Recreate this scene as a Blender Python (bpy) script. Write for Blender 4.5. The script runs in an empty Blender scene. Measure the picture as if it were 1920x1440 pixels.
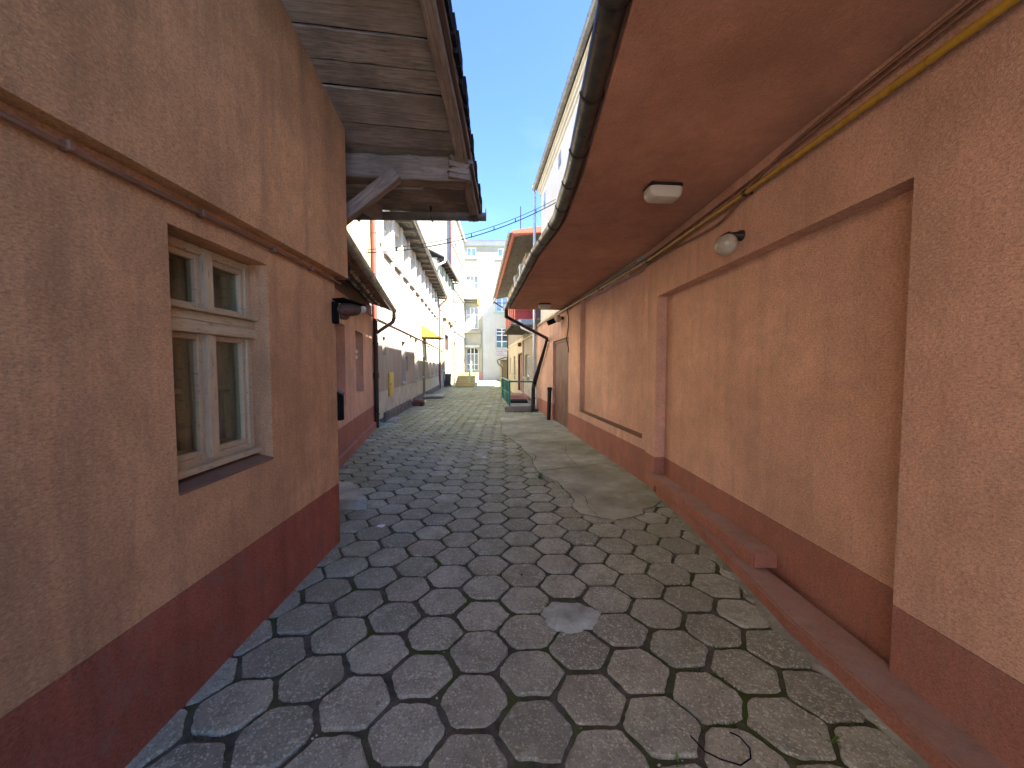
import bpy, bmesh, math, random
from mathutils import Vector, Matrix, noise as mnoise
random.seed(7)
R = math.radians
S = bpy.context.scene
COL = S.collection

# ------------------------------------------------------------------ camera, sky, sun, exposure
cam_d = bpy.data.cameras.new('camera'); cam = bpy.data.objects.new('camera', cam_d); COL.objects.link(cam)
cam.location = (0, 0, 1.7); cam.rotation_euler = (R(90 - 2.7), 0, R(-0.82))
cam_d.sensor_width = 36; cam_d.lens = 13.125; cam_d.clip_start = .05; cam_d.clip_end = 800
S.camera = cam

SUN = Vector((1, -.45, 1.2)).normalized()
W = bpy.data.worlds.new('World'); S.world = W; W.use_nodes = True
wn = W.node_tree; wn.nodes.clear()
sky = wn.nodes.new('ShaderNodeTexSky'); sky.sky_type = 'NISHITA'; sky.sun_disc = False
sky.sun_elevation = math.asin(SUN.z); sky.sun_rotation = math.atan2(SUN.x, SUN.y)
sky.air_density = .39; sky.dust_density = 0; sky.ozone_density = 7
wbg = wn.nodes.new('ShaderNodeBackground'); wbg.inputs['Strength'].default_value = .15
wout = wn.nodes.new('ShaderNodeOutputWorld')
wtc = wn.nodes.new('ShaderNodeTexCoord'); wmp = wn.nodes.new('ShaderNodeMapping'); wmp.inputs['Scale'].default_value = (2.2, 2.2, 5)
wno = wn.nodes.new('ShaderNodeTexNoise'); wno.inputs['Scale'].default_value = 1.6; wno.inputs['Detail'].default_value = 7
wra = wn.nodes.new('ShaderNodeValToRGB'); wra.color_ramp.elements[0].position = .56; wra.color_ramp.elements[1].position = .85
wra.color_ramp.elements[1].color = (.08, .08, .08, 1)
wmx = wn.nodes.new('ShaderNodeMix'); wmx.data_type = 'RGBA'; wmx.inputs[7].default_value = (2.2, 2.6, 3.2, 1)
L = wn.links.new
L(wtc.outputs['Generated'], wmp.inputs[0]); L(wmp.outputs[0], wno.inputs['Vector']); L(wno.outputs['Fac'], wra.inputs[0])
L(wra.outputs[0], wmx.inputs[0]); L(sky.outputs[0], wmx.inputs[6]); L(wmx.outputs[2], wbg.inputs[0]); L(wbg.outputs[0], wout.inputs[0])

sd = bpy.data.lights.new('sun', 'SUN'); sd.energy = 5.0; sd.angle = R(.53); sd.color = (1, .94, .84)
so = bpy.data.objects.new('sun', sd); COL.objects.link(so); so.location = (20, -10, 30)
so.rotation_euler = SUN.to_track_quat('Z', 'Y').to_euler()

S.view_settings.view_transform = 'Standard'; S.view_settings.look = 'None'
S.view_settings.exposure = 2.9; S.view_settings.gamma = 1; S.view_settings.use_curve_mapping = False
S.render.engine = 'CYCLES'
S.cycles.use_denoising = True; S.cycles.max_bounces = 12; S.cycles.diffuse_bounces = 10

# ------------------------------------------------------------------ materials
class NT:
    def __init__(s, name, rough=.8, metallic=0, spec=.3):
        s.m = bpy.data.materials.new(name); s.m.use_nodes = True; s.t = s.m.node_tree
        s.p = s.t.nodes['Principled BSDF']; s.p.inputs['Roughness'].default_value = rough
        s.p.inputs['Metallic'].default_value = metallic; s.p.inputs['Specular IOR Level'].default_value = spec
        s.tc = s.t.nodes.new('ShaderNodeTexCoord'); s.gm = s.t.nodes.new('ShaderNodeNewGeometry')
        s.h = None
    def n(s, k): return s.t.nodes.new(k)
    def l(s, a, b): s.t.links.new(a, b)
    def vec(s, src='Object', scale=(1, 1, 1), rnd=False):
        mp = s.n('ShaderNodeMapping'); mp.inputs['Scale'].default_value = scale
        v = s.gm.outputs['Position'] if src == 'Position' else s.tc.outputs[src]
        if rnd:
            oi = s.n('ShaderNodeObjectInfo'); ml = s.n('ShaderNodeMath'); ml.operation = 'MULTIPLY'; ml.inputs[1].default_value = 37
            s.l(oi.outputs['Random'], ml.inputs[0])
            ad = s.n('ShaderNodeVectorMath'); ad.operation = 'ADD'; s.l(v, ad.inputs[0]); s.l(ml.outputs[0], ad.inputs[1]); v = ad.outputs[0]
        s.l(v, mp.inputs[0]); return mp.outputs[0]
    def noise(s, v, scale, detail=4, rough=.55, dist=0):
        n = s.n('ShaderNodeTexNoise'); n.inputs['Scale'].default_value = scale; n.inputs['Detail'].default_value = detail
        n.inputs['Roughness'].default_value = rough; n.inputs['Distortion'].default_value = dist
        s.l(v, n.inputs['Vector']); return n.outputs['Fac']
    def voro(s, v, scale, feature='F1', out='Distance'):
        n = s.n('ShaderNodeTexVoronoi'); n.feature = feature; n.inputs['Scale'].default_value = scale
        s.l(v, n.inputs['Vector']); return n.outputs[out]
    def ramp(s, f, *stops):
        r = s.n('ShaderNodeValToRGB'); e = r.color_ramp.elements
        while len(e) < len(stops): e.new(.5)
        for q, (p, c) in zip(e, stops):
            q.position = p; q.color = (c, c, c, 1) if isinstance(c, (int, float)) else (*c, 1)
        s.l(f, r.inputs[0]); return r.outputs[0]
    def mix(s, f, a, b, mode='MIX'):
        m = s.n('ShaderNodeMix'); m.data_type = 'RGBA'; m.blend_type = mode
        for i, x in ((0, f), (6, a), (7, b)):
            if hasattr(x, 'links') or hasattr(x, 'is_linked'): s.l(x, m.inputs[i])
            elif i == 0: m.inputs[0].default_value = x
            else: m.inputs[i].default_value = (*x, 1) if len(x) == 3 else x
        return m.outputs[2]
    def math(s, op, a, b=0.):
        m = s.n('ShaderNodeMath'); m.operation = op
        for i, x in ((0, a), (1, b)):
            if hasattr(x, 'is_linked'): s.l(x, m.inputs[i])
            else: m.inputs[i].default_value = x
        return m.outputs[0]
    def base(s, c):
        if hasattr(c, 'is_linked'): s.l(c, s.p.inputs['Base Color'])
        else: s.p.inputs['Base Color'].default_value = (*c, 1)
        return s
    def bump(s, h, dist=.01, strength=.6):
        b = s.n('ShaderNodeBump'); b.inputs['Distance'].default_value = dist; b.inputs['Strength'].default_value = strength
        s.l(h, b.inputs['Height'])
        if s.h is not None: s.l(s.h, b.inputs['Normal'])
        s.h = b.outputs[0]; s.l(s.h, s.p.inputs['Normal']); return s
    def rough(s, f): s.l(f, s.p.inputs['Roughness']); return s

def scl(c, k): return tuple(min(1, x * k) for x in c)

def stucco(name, c, grain=1.0, streak=.35, blotch=.3, dirt=(.10, .075, .06), dust=0, k=1.0):
    t = NT(name, .95, spec=.12)
    v = t.vec(); vh = t.vec(scale=(.75, .6, 1.15))
    big = t.noise(v, .8, 7, .65)
    mid = t.noise(v, 3.6, 7, .68, .5)
    patch = t.noise(v, 17, 6, .72, .3)
    fine = t.noise(vh, 98, 5, .78, .4)
    grit = t.noise(v, 170, 3, .7)
    st = t.noise(t.vec(scale=(3.2, 3.2, .28)), 1.7, 7, .68, .5)
    col = t.mix(t.ramp(big, (.33, 0), (.66, 1)), scl(c, 1 - blotch * .8), scl(c, 1 + blotch * .5))
    col = t.mix(t.math('MULTIPLY', t.ramp(mid, (.42, 0), (.66, 1)), blotch * 1.3), col, (c[0] * .66, c[1] * .62, c[2] * .60))
    col = t.mix(t.math('MULTIPLY', t.ramp(t.noise(t.vec(scale=(1, 1, .7)), 2.1, 7, .7, 1), (.5, 0), (.68, 1)), blotch), col, (c[0] * 1.18, c[1] * 1.1, c[2] * 1.0))
    col = t.mix(t.math('MULTIPLY', t.ramp(st, (.46, 0), (.74, 1)), streak), col, dirt)
    col = t.mix(t.math('MULTIPLY', t.ramp(patch, (.44, 0), (.68, 1)), .42 * k), col, scl(c, .62))
    col = t.mix(t.math('MULTIPLY', t.ramp(fine, (.36, 1), (.50, 0)), .85 * k), col, scl(c, .38))
    col = t.mix(t.math('MULTIPLY', t.ramp(fine, (.52, 0), (.66, 1)), .5 * k), col, scl(c, 1.45))
    if dust:
        sx = t.n('ShaderNodeSeparateXYZ'); t.l(t.gm.outputs['Normal'], sx.inputs[0])
        up = t.math('MULTIPLY', t.ramp(sx.outputs[2], (.6, 0), (.9, 1)), t.ramp(t.noise(v, 6, 6, .7), (.3, .35), (.65, 1)))
        col = t.mix(t.math('MULTIPLY', up, dust), col, (.44, .34, .29))
        nz = t.ramp(t.math('ADD', t.noise(t.vec(scale=(1, 1, .5)), 7, 7, .75), 0), (.52, 0), (.64, 1))
        col = t.mix(t.math('MULTIPLY', nz, .4), col, (.26, .19, .15))
    t.base(col)
    t.bump(t.noise(v, 2.5, 4), .03, .25)
    t.bump(fine, .017 * grain, 1.0); t.bump(grit, .006 * grain, .8)
    return t.m

def plaster(name, c, c2=None, streak=.3, fl=.25, dirt=(.16, .15, .13), k=1.0):
    t = NT(name, .92, spec=.15); v = t.vec()
    big = t.noise(v, .6 * k, 8, .65); st = t.noise(t.vec(scale=(4, 4, .4)), 1.2, 7, .65)
    col = t.mix(t.ramp(big, (.38, 0), (.62, 1)), c, c2 or scl(c, 1 - fl))
    col = t.mix(t.math('MULTIPLY', t.ramp(st, (.5, 0), (.78, 1)), streak), col, dirt)
    col = t.mix(t.math('MULTIPLY', t.ramp(t.noise(v, 9, 6, .7), (.5, 0), (.68, 1)), .35), col, scl(c, .7))
    t.base(col); t.bump(t.noise(v, 25, 5, .7), .01, .5); t.bump(t.noise(v, 2, 4), .04, .3)
    return t.m

def wood(name, c, c2, rough=.85, paint=None):
    t = NT(name, rough, spec=.2)
    v = t.vec(scale=(.9, 11, 11), rnd=True); g1 = t.noise(v, 2.2, 7, .7, .6)
    g2 = t.noise(t.vec(scale=(2.5, 60, 60), rnd=True), 2, 5, .7, .3)
    col = t.mix(t.ramp(g1, (.3, 0), (.7, 1)), c, c2)
    col = t.mix(t.math('MULTIPLY', t.ramp(g2, (.46, 0), (.66, 1)), .75), col, scl(c, .28))
    b = t.noise(t.vec(rnd=True), 2.4, 5, .6); col = t.mix(t.math('MULTIPLY', t.ramp(b, (.42, 0), (.68, 1)), .75), col, scl(c, .45))
    oi = t.n('ShaderNodeObjectInfo'); col = t.mix(t.math('MULTIPLY', oi.outputs['Random'], .35), col, scl(c2, .6))
    if paint:
        ch = t.noise(t.vec(scale=(4, 25, 25), rnd=True), 3, 7, .7)
        col = t.mix(t.ramp(ch, (.57, 0), (.64, 1)), paint, col)
        d = t.noise(t.vec(), 6, 5, .6); col = t.mix(t.math('MULTIPLY', t.ramp(d, (.45, 0), (.8, 1)), .5), col, (.28, .25, .2))
        t.bump(ch, .004, .6)
    t.base(col); t.bump(g1, .012, .6); t.bump(g2, .004, .7)
    return t.m

def plain(name, c, rough=.5, metallic=0, var=.25, sc=6, dirt=None, bump=.0):
    t = NT(name, rough, metallic, .4 if rough < .8 else .05); v = t.vec(rnd=True)
    f = t.noise(v, sc, 6, .65)
    col = t.mix(t.ramp(f, (.35, 0), (.7, 1)), scl(c, 1 - var), scl(c, 1 + var * .4))
    if dirt: col = t.mix(t.math('MULTIPLY', t.ramp(t.noise(v, sc * 2.3, 6, .7), (.5, 0), (.7, 1)), .6), col, dirt)
    t.base(col)
    t.rough(t.ramp(t.noise(v, sc * 1.7, 4), (.3, max(.05, rough - .12)), (.7, min(1, rough + .15))))
    if bump: t.bump(t.noise(v, sc * 5, 4), bump, .5)
    return t.m

def pane_mat(name, c=(.03, .035, .04), rough=.06):
    t = NT(name, rough, spec=.5); t.base(t.mix(t.noise(t.vec(rnd=True), 2.5, 2), scl(c, .6), scl(c, 1.5)))
    t.bump(t.noise(t.vec(), 1.5, 2), .01, .12); return t.m

def clear_glass(name):
    t = NT(name, .04, spec=.5); t.base((.02, .02, .02))
    tr = t.n('ShaderNodeBsdfTransparent'); tr.inputs[0].default_value = (.82, .86, .82, 1)
    lw = t.n('ShaderNodeLayerWeight'); fr = t.math('ADD', t.math('MULTIPLY', t.math('POWER', lw.outputs['Facing'], 4.), .5), .035)
    d = t.ramp(t.noise(t.vec(), 4, 6, .7), (.4, .0), (.8, .06))
    f = t.math('ADD', fr, d); mx = t.n('ShaderNodeMixShader')
    gl = t.n('ShaderNodeBsdfGlossy'); gl.inputs['Roughness'].default_value = .03; gl.inputs[0].default_value = (.9, .9, .9, 1)
    out = t.t.nodes['Material Output']
    t.l(f, mx.inputs[0]); t.l(tr.outputs[0], mx.inputs[1]); t.l(gl.outputs[0], mx.inputs[2]); t.l(mx.outputs[0], out.inputs[0])
    return t.m

def paver_mat(name, c, far=False):
    t = NT(name, .9, spec=.2); P = t.vec('Position')
    oi = t.n('ShaderNodeObjectInfo')
    rnd = t.math('FRACT', t.math('ADD', oi.outputs['Random'], t.gm.outputs['Random Per Island']))
    col = t.mix(rnd, scl(c, .62), scl(c, 1.2))
    rn2 = t.math('FRACT', t.math('MULTIPLY', rnd, 7.31))
    col = t.mix(t.math('MULTIPLY', t.ramp(rn2, (.7, 0), (1, 1)), .4), col, (c[0] * .95, c[1] * .78, c[2] * .72))
    col = t.mix(t.math('MULTIPLY', t.ramp(t.noise(P, 4.5, 7, .68), (.40, 0), (.66, 1)), .75), col, scl(c, .45))
    col = t.mix(t.math('MULTIPLY', t.ramp(t.noise(P, 9, 8, .76, .8), (.56, 0), (.63, 1)), .6), col, scl(c, 1.5))
    col = t.mix(t.math('MULTIPLY', t.ramp(t.noise(P, 16, 7, .75, .4), (.60, 0), (.68, 1)), .75), col, scl(c, .25))
    vo = t.voro(P, 120, out='Color'); sp = t.n('ShaderNodeSeparateColor'); t.l(vo, sp.inputs[0])
    col = t.mix(t.math('MULTIPLY', t.ramp(sp.outputs[0], (.78, 0), (.95, 1)), .6), col, scl(c, 1.8))
    col = t.mix(t.math('MULTIPLY', t.ramp(sp.outputs[1], (.78, 0), (1, 1)), .6), col, scl(c, .35))
    sx = t.n('ShaderNodeSeparateXYZ'); t.l(t.gm.outputs['Position'], sx.inputs[0])
    g1 = t.ramp(t.math('DIVIDE', sx.outputs[1], 40.), (.06, 0), (.26, .75), (.7, .75), (.85, .5))
    mo = t.math('MULTIPLY', t.math('ADD', t.math('MULTIPLY', g1, .75), .16), t.ramp(t.noise(P, 1.1, 7, .68), (.36, 0), (.66, 1)))
    col = t.mix(t.math('MULTIPLY', t.ramp(t.noise(P, .9, 6, .7), (.44, 0), (.62, 1)), .45), col, scl(c, .55))
    col = t.mix(t.math('MULTIPLY', t.ramp(t.noise(P, 2.7, 8, .78, 1.2), (.55, 0), (.64, 1)), .4), col, scl(c, 1.35))
    col = t.mix(mo, col, (.22, .235, .085))
    t.base(col)
    t.bump(t.noise(P, 110, 5, .8), .009, .9); t.bump(t.noise(P, 22, 6, .7), .016, .7)
    t.rough(t.ramp(t.noise(P, 9, 4), (.3, .75), (.7, .97)))
    return t.m

def soil_mat():
    t = NT('joint_soil', 1.0, spec=.1); P = t.vec('Position')
    col = t.mix(t.ramp(t.noise(P, 14, 6, .7), (.35, 0), (.65, 1)), (.055, .055, .043), (.135, .132, .105))
    col = t.mix(t.ramp(t.noise(P, 2.6, 6, .65), (.46, 0), (.62, 1)), col, (.06, .085, .022))
    t.base(col); t.bump(t.noise(P, 70, 4, .7), .012, .8); return t.m

def concrete(name, c, moss=.5, sc=1.0):
    t = NT(name, .92, spec=.2); P = t.vec('Position')
    col = t.mix(t.ramp(t.noise(P, 1.3 * sc, 8, .68), (.36, 0), (.66, 1)), scl(c, .65), scl(c, 1.2))
    col = t.mix(t.math('MULTIPLY', t.ramp(t.noise(P, 6 * sc, 7, .7), (.5, 0), (.7, 1)), .5), col, scl(c, .5))
    col = t.mix(t.math('MULTIPLY', t.ramp(t.noise(P, 3.1 * sc, 7, .75, 1), (.6, 0), (.68, 1)), .45), col, scl(c, 1.7))
    col = t.mix(t.math('MULTIPLY', t.ramp(t.noise(P, .7, 6, .6), (.42, 0), (.66, 1)), moss), col, (.10, .105, .035))
    t.base(col); t.bump(t.noise(P, 90, 4, .7), .005, .6); t.bump(t.noise(P, 9, 5), .015, .5)
    return t.m

M = {}
PINK = (.78, .435, .225); RED = (.33, .105, .075)
M['pink_left'] = stucco('pink_roughcast', PINK, .9, .42, .38, (.15, .095, .065), k=.68)
M['pink_right'] = stucco('salmon_roughcast', (.80, .485, .36), .85, .34, .32, (.30, .19, .14), k=.75)
M['red_left'] = stucco('brick_red_roughcast', (.50, .165, .10), 1.0, .35, .35, (.07, .035, .03), dust=.6, k=.75)
M['red_right'] = stucco('dusty_red_roughcast', (.50, .225, .165), 1.0, .3, .3, (.2, .12, .09), dust=.85, k=.7)
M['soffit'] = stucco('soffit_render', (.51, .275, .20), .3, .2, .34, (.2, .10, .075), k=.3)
M['sill_dirty'] = plaster('dusty_sill_render', (.22, .125, .08), (.14, .095, .07), .3, .3, (.1, .08, .07), 3)
M['yellow'] = plaster('yellow_plaster', (.52, .42, .22), None, .15, .12)
M['white'] = plaster('white_plaster', (.78, .73, .60), (.70, .66, .54), .3, .15, (.45, .42, .35))
M['cream'] = plaster('cream_plaster', (.74, .62, .42), (.62, .52, .36), .3, .2, (.3, .26, .2))
M['greybeige'] = plaster('grey_beige_cement', (.44, .38, .30), (.34, .29, .235), .4, .3, (.17, .145, .12))
M['whitewash'] = plaster('worn_whitewash', (.58, .56, .49), (.40, .38, .33), .4, .3, (.2, .19, .18), 4)
M['darkbase'] = plaster('dark_base_sill_shade', (.2, .19, .19), (.12, .115, .11), .3, .3, (.06, .06, .05), 4)
M['grey'] = plaster('grey_render', (.55, .54, .50), (.47, .46, .43), .2, .15)
M['yellowgrey'] = plaster('yellow_grey_plaster', (.42, .36, .23), (.34, .30, .21), .3, .2)
M['tenement'] = plaster('pale_yellow_render', (.42, .385, .285), (.36, .33, .25), .3, .15, (.24, .21, .15))
M['stone'] = concrete('kerb_stone', (.36, .34, .29), .35)
M['slab'] = concrete('apron_concrete', (.375, .39, .305), .5)
M['yard'] = concrete('bounce_yard_concrete', (.13, .135, .14), .0)
M['step'] = concrete('step_concrete', (.46, .47, .38), .15, 2)
M['mortarpale'] = concrete('pale_tile_bedding', (.62, .58, .5), 0, 4)
M['mortar'] = concrete('grey_mortar', (.24, .245, .20), .25, 3)
M['fresh'] = concrete('pale_fresh_mortar', (.37, .43, .365), 0, 4)
M['paver'] = paver_mat('concrete_paver', (.40, .425, .33))
M['soil'] = soil_mat()
M['oldwood'] = wood('weathered_board', (.24, .195, .165), (.44, .375, .32))
M['beam'] = wood('old_timber', (.21, .15, .115), (.34, .265, .21))
M['greywood'] = wood('grey_timber', (.14, .125, .10), (.24, .215, .175))
M['sashpaint'] = wood('flaking_white_paint', (.2, .15, .11), (.34, .27, .2), .6, paint=(.47, .37, .23))
M['doorwood'] = wood('brown_plank', (.20, .105, .075), (.33, .19, .14), .55)
M['darkwood'] = wood('dark_brown_wood', (.1, .055, .04), (.16, .09, .065), .6)
M['tar'] = plain('tar_paper', (.022, .018, .02), .9, 0, .5, 30, (.05, .035, .03), .02)
M['gutter_dark'] = plain('dark_painted_gutter', (.05, .047, .045), .36, .2, .4, 5, (.12, .10, .08), .002)
M['gutter_grey'] = plain('dull_grey_gutter', (.15, .145, .14), .5, .1, .4, 5, (.08, .07, .06))
M['gutter_zinc'] = plain('weathered_zinc', (.30, .29, .26), .45, .6, .35, 6, (.16, .14, .11))
M['zinc'] = plain('bright_zinc_pipe', (.5, .54, .58), .35, .7, .2, 4)
M['brownpipe'] = plain('brown_red_pipe', (.30, .075, .06), .5, 0, .25, 5, (.12, .045, .04))
M['blackpipe'] = plain('black_iron', (.022, .019, .018), .5, .2, .4, 8, (.07, .05, .04))
M['downpipe'] = plain('shaded_downpipe', (.05, .028, .024), .42, .1, .3, 6)  # lower stretch of the red pipe, shade put into the colour
M['gas'] = plain('yellow_gas_paint', (.36, .215, .025), .3, 0, .2, 9, (.26, .15, .03))
M['cable'] = plain('pinkish_cable', (.20, .105, .07), .7, 0, .3, 7)
M['black'] = plain('black_rubber', (.010, .010, .010), .85, 0, .3, 10)
M['opal'] = plain('opal_glass', (.50, .49, .43), .35, 0, .06, 3)
M['dirtyopal'] = plain('dusty_globe_glass', (.40, .37, .30), .18, 0, .25, 5, (.12, .10, .08))
M['lampwhite'] = plain('white_lamp_body', (.62, .60, .55), .45, 0, .05, 3)
M['green'] = plain('green_rail_paint', (.015, .22, .17), .4, 0, .25, 9, (.03, .1, .08))
M['greendoor'] = wood('green_door_paint', (.03, .06, .045), (.05, .1, .075), .5)
M['palegreen'] = plain('pale_green_paint', (.34, .55, .42), .5, 0, .2, 5)
M['orange'] = plain('orange_sheet', (.50, .21, .04), .5, 0, .15, 4)
M['gasbox'] = plain('yellow_cabinet', (.66, .46, .10), .45, 0, .15, 5, (.36, .24, .06))
M['redpaint'] = plain('red_orange_fascia', (.52, .115, .055), .5, 0, .2, 5)
M['redsheet'] = plain('dark_red_sheet', (.40, .055, .045), .45, 0, .2, 4)
M['ribsheet'] = plain('red_ribbed_sheet', (.62, .16, .10), .4, 0, .15, 4)
M['tin'] = plain('bluish_tin', (.42, .52, .54), .5, .0, .2, 5)
M['acwhite'] = plain('aged_white_plastic', (.58, .55, .47), .5, 0, .15, 8)
M['pvc'] = plain('white_plastic', (.80, .80, .80), .4, 0, .06, 6)
M['signwhite'] = plain('sign_white', (.80, .81, .84), .4, 0, .05, 6)
M['signblue'] = plain('sign_blue_print', (.05, .06, .28), .5, 0, .1, 6)
M['tile'] = plain('clay_roof_tile', (.30, .19, .145), .85, 0, .55, 7, (.46, .42, .36), .01)
M['binplastic'] = plain('grey_bin_plastic', (.07, .075, .085), .5, 0, .2, 6)
M['binlid'] = plain('brown_bin_lid', (.22, .15, .11), .5, 0, .2, 6)
M['stairyellow'] = plaster('yellow_step_paint', (.50, .42, .19), (.44, .37, .18), .2, .15, (.2, .16, .08), 3)
M['pinkpatch'] = plaster('faded_pink_plinth', (.52, .27, .22), (.42, .22, .18), .2, .2)
M['slate'] = plain('dark_roofing', (.05, .045, .042), .8, 0, .4, 6)
M['redbrick'] = plain('brown_red_step', (.16, .07, .055), .85, 0, .4, 14, (.07, .04, .035), .01)
M['mat'] = plain('dark_doormat', (.03, .03, .034), .95, 0, .3, 20)
M['glass'] = clear_glass('old_window_glass')
M['pane'] = pane_mat('dark_pane')
M['panegreen'] = pane_mat('pane_over_plants', (.06, .10, .035))
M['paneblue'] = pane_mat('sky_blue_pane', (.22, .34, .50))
M['panegrey'] = pane_mat('pane_with_net_curtain', (.30, .33, .34))
M['room'] = plain('dim_room_wall', (.62, .58, .46), .9, 0, .2, 2)
M['curtain'] = plain('grey_net_curtain', (.40, .40, .36), .9, 0, .15, 5)
M['leaf'] = plain('weed_leaf', (.07, .16, .025), .6, 0, .3, 20)
M['plant'] = plain('balcony_plant', (.05, .09, .02), .7, 0, .4, 20)
M['paper'] = plain('litter_paper', (.7, .7, .7), .8, 0, .1, 20)
M['whiteframe'] = plain('white_window_paint', (.78, .78, .76), .45, 0, .08, 6)
M['browndirt'] = plain('rust_steel', (.16, .08, .05), .8, 0, .4, 12)

# ------------------------------------------------------------------ mesh helpers
class MB:
    def __init__(s): s.v = []; s.f = []
    def quad(s, *p):
        i = len(s.v); s.v += [tuple(q) for q in p]; s.f.append(tuple(range(i, i + len(p)))); return s
    def box(s, a, b, T=None):
        (x0, y0, z0), (x1, y1, z1) = a, b
        P = [(x0, y0, z0), (x1, y0, z0), (x1, y1, z0), (x0, y1, z0), (x0, y0, z1), (x1, y0, z1), (x1, y1, z1), (x0, y1, z1)]
        if T: P = [T(*p) for p in P]
        i = len(s.v); s.v += [tuple(p) for p in P]
        s.f += [tuple(i + k for k in f) for f in ((3, 2, 1, 0), (4, 5, 6, 7), (0, 1, 5, 4), (1, 2, 6, 5), (2, 3, 7, 6), (3, 0, 4, 7))]
        return s
    def prism(s, poly, z0, z1, T=None):           # poly in (x, y), extruded in z
        n = len(poly); i = len(s.v)
        P = [(x, y, z0) for x, y in poly] + [(x, y, z1) for x, y in poly]
        if T: P = [T(*p) for p in P]
        s.v += [tuple(p) for p in P]
        s.f.append(tuple(i + k for k in range(n))[::-1]); s.f.append(tuple(i + n + k for k in range(n)))
        for k in range(n): s.f.append((i + k, i + (k + 1) % n, i + n + (k + 1) % n, i + n + k))
        return s
    def sweep(s, pts, prof, closed=True, cap=True, up=Vector((0, 0, 1))):   # prof: list of (side, up)
        pts = [Vector(p) for p in pts]; n = len(prof); i0 = len(s.v); side = None
        for k, p in enumerate(pts):
            a = (pts[k] - pts[k - 1]).normalized() if k else None
            b = (pts[k + 1] - pts[k]).normalized() if k + 1 < len(pts) else None
            t = ((a + b) if a and b else (a or b))
            if t.length < 1e-6: t = a
            t.normalize(); m = 1.0
            if a and b: m = min(1.8, 1 / max(.35, t.dot(a)))
            if up is not None:
                sd_ = t.cross(up)
                if sd_.length < .05: sd_ = t.cross(Vector((0, 1, 0)))
            else:
                sd_ = (side - t * side.dot(t)) if side else (t.cross(Vector((0, 0, 1))) if abs(t.z) < .95 else t.cross(Vector((0, 1, 0))))
            sd_.normalize(); side = sd_; u = sd_.cross(t)
            for q in prof: s.v.append(tuple(p + sd_ * q[0] * m + u * q[1]))
        e = n if closed else n - 1
        for k in range(len(pts) - 1):
            for j in range(e):
                a_, b_ = i0 + k * n + j, i0 + k * n + (j + 1) % n
                s.f.append((a_, b_, b_ + n, a_ + n))
        if cap and closed:
            s.f.append(tuple(i0 + j for j in range(n))[::-1]); s.f.append(tuple(i0 + (len(pts) - 1) * n + j for j in range(n)))
        return s
    def tube(s, pts, r, n=8):
        return s.sweep(pts, [(r * math.cos(2 * math.pi * j / n), r * math.sin(2 * math.pi * j / n)) for j in range(n)], up=None)
    def gutter(s, pts, r, th=.008, n=9):
        o = [(r * math.cos(math.pi + math.pi * j / n), r * math.sin(math.pi + math.pi * j / n)) for j in range(n + 1)]
        i = [((r - th) * math.cos(2 * math.pi - math.pi * j / n), (r - th) * math.sin(2 * math.pi - math.pi * j / n)) for j in range(n + 1)]
        return s.sweep(pts, o + i)
    def lathe(s, prof, c=(0, 0, 0), n=16, T=None):     # prof (r, z)
        i0 = len(s.v)
        for r, z in prof:
            for k in range(n):
                p = Vector((r * math.cos(2 * math.pi * k / n), r * math.sin(2 * math.pi * k / n), z))
                if T is not None: p = T @ p
                s.v.append(tuple(p + Vector(c)))
        for a in range(len(prof) - 1):
            for k in range(n):
                s.f.append((i0 + a * n + k, i0 + a * n + (k + 1) % n, i0 + (a + 1) * n + (k + 1) % n, i0 + (a + 1) * n + k))
        return s
    def done(s, name, mat, parent=None, bevel=0, smooth=False, loc=None, seg=1):
        me = bpy.data.meshes.new(name); me.from_pydata([tuple(v) for v in s.v], [], s.f)
        if bevel:
            bm = bmesh.new(); bm.from_mesh(me); bmesh.ops.remove_doubles(bm, verts=bm.verts, dist=1e-5)
            es = [e for e in bm.edges if e.is_manifold and e.calc_face_angle(0) > .4]
            bmesh.ops.bevel(bm, geom=es, offset=bevel, segments=seg, affect='EDGES', clamp_overlap=True)
            bm.to_mesh(me); bm.free()
        me.materials.append(mat if not isinstance(mat, str) else M[mat])
        if smooth:
            me.polygons.foreach_set('use_smooth', [True] * len(me.polygons))
            try: me.set_sharp_from_angle(angle=R(40))
            except Exception: pass
        me.update()
        o = bpy.data.objects.new(name, me); COL.objects.link(o)
        if parent: o.parent = parent
        if loc: o.location = loc
        return o

def thing(name, label, cat, loc=(0, 0, 0), rz=0, group=None):
    o = bpy.data.objects.new(name, None); COL.objects.link(o); o.location = loc; o.rotation_euler = (0, 0, rz)
    o.empty_display_size = .2
    return tag(o, label, cat, group)
def tag(o, label, cat, group=None):
    o['label'] = label; o['category'] = cat
    if group: o['group'] = group
    return o
def structure(o, kind='structure'): o['kind'] = kind; return o

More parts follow.
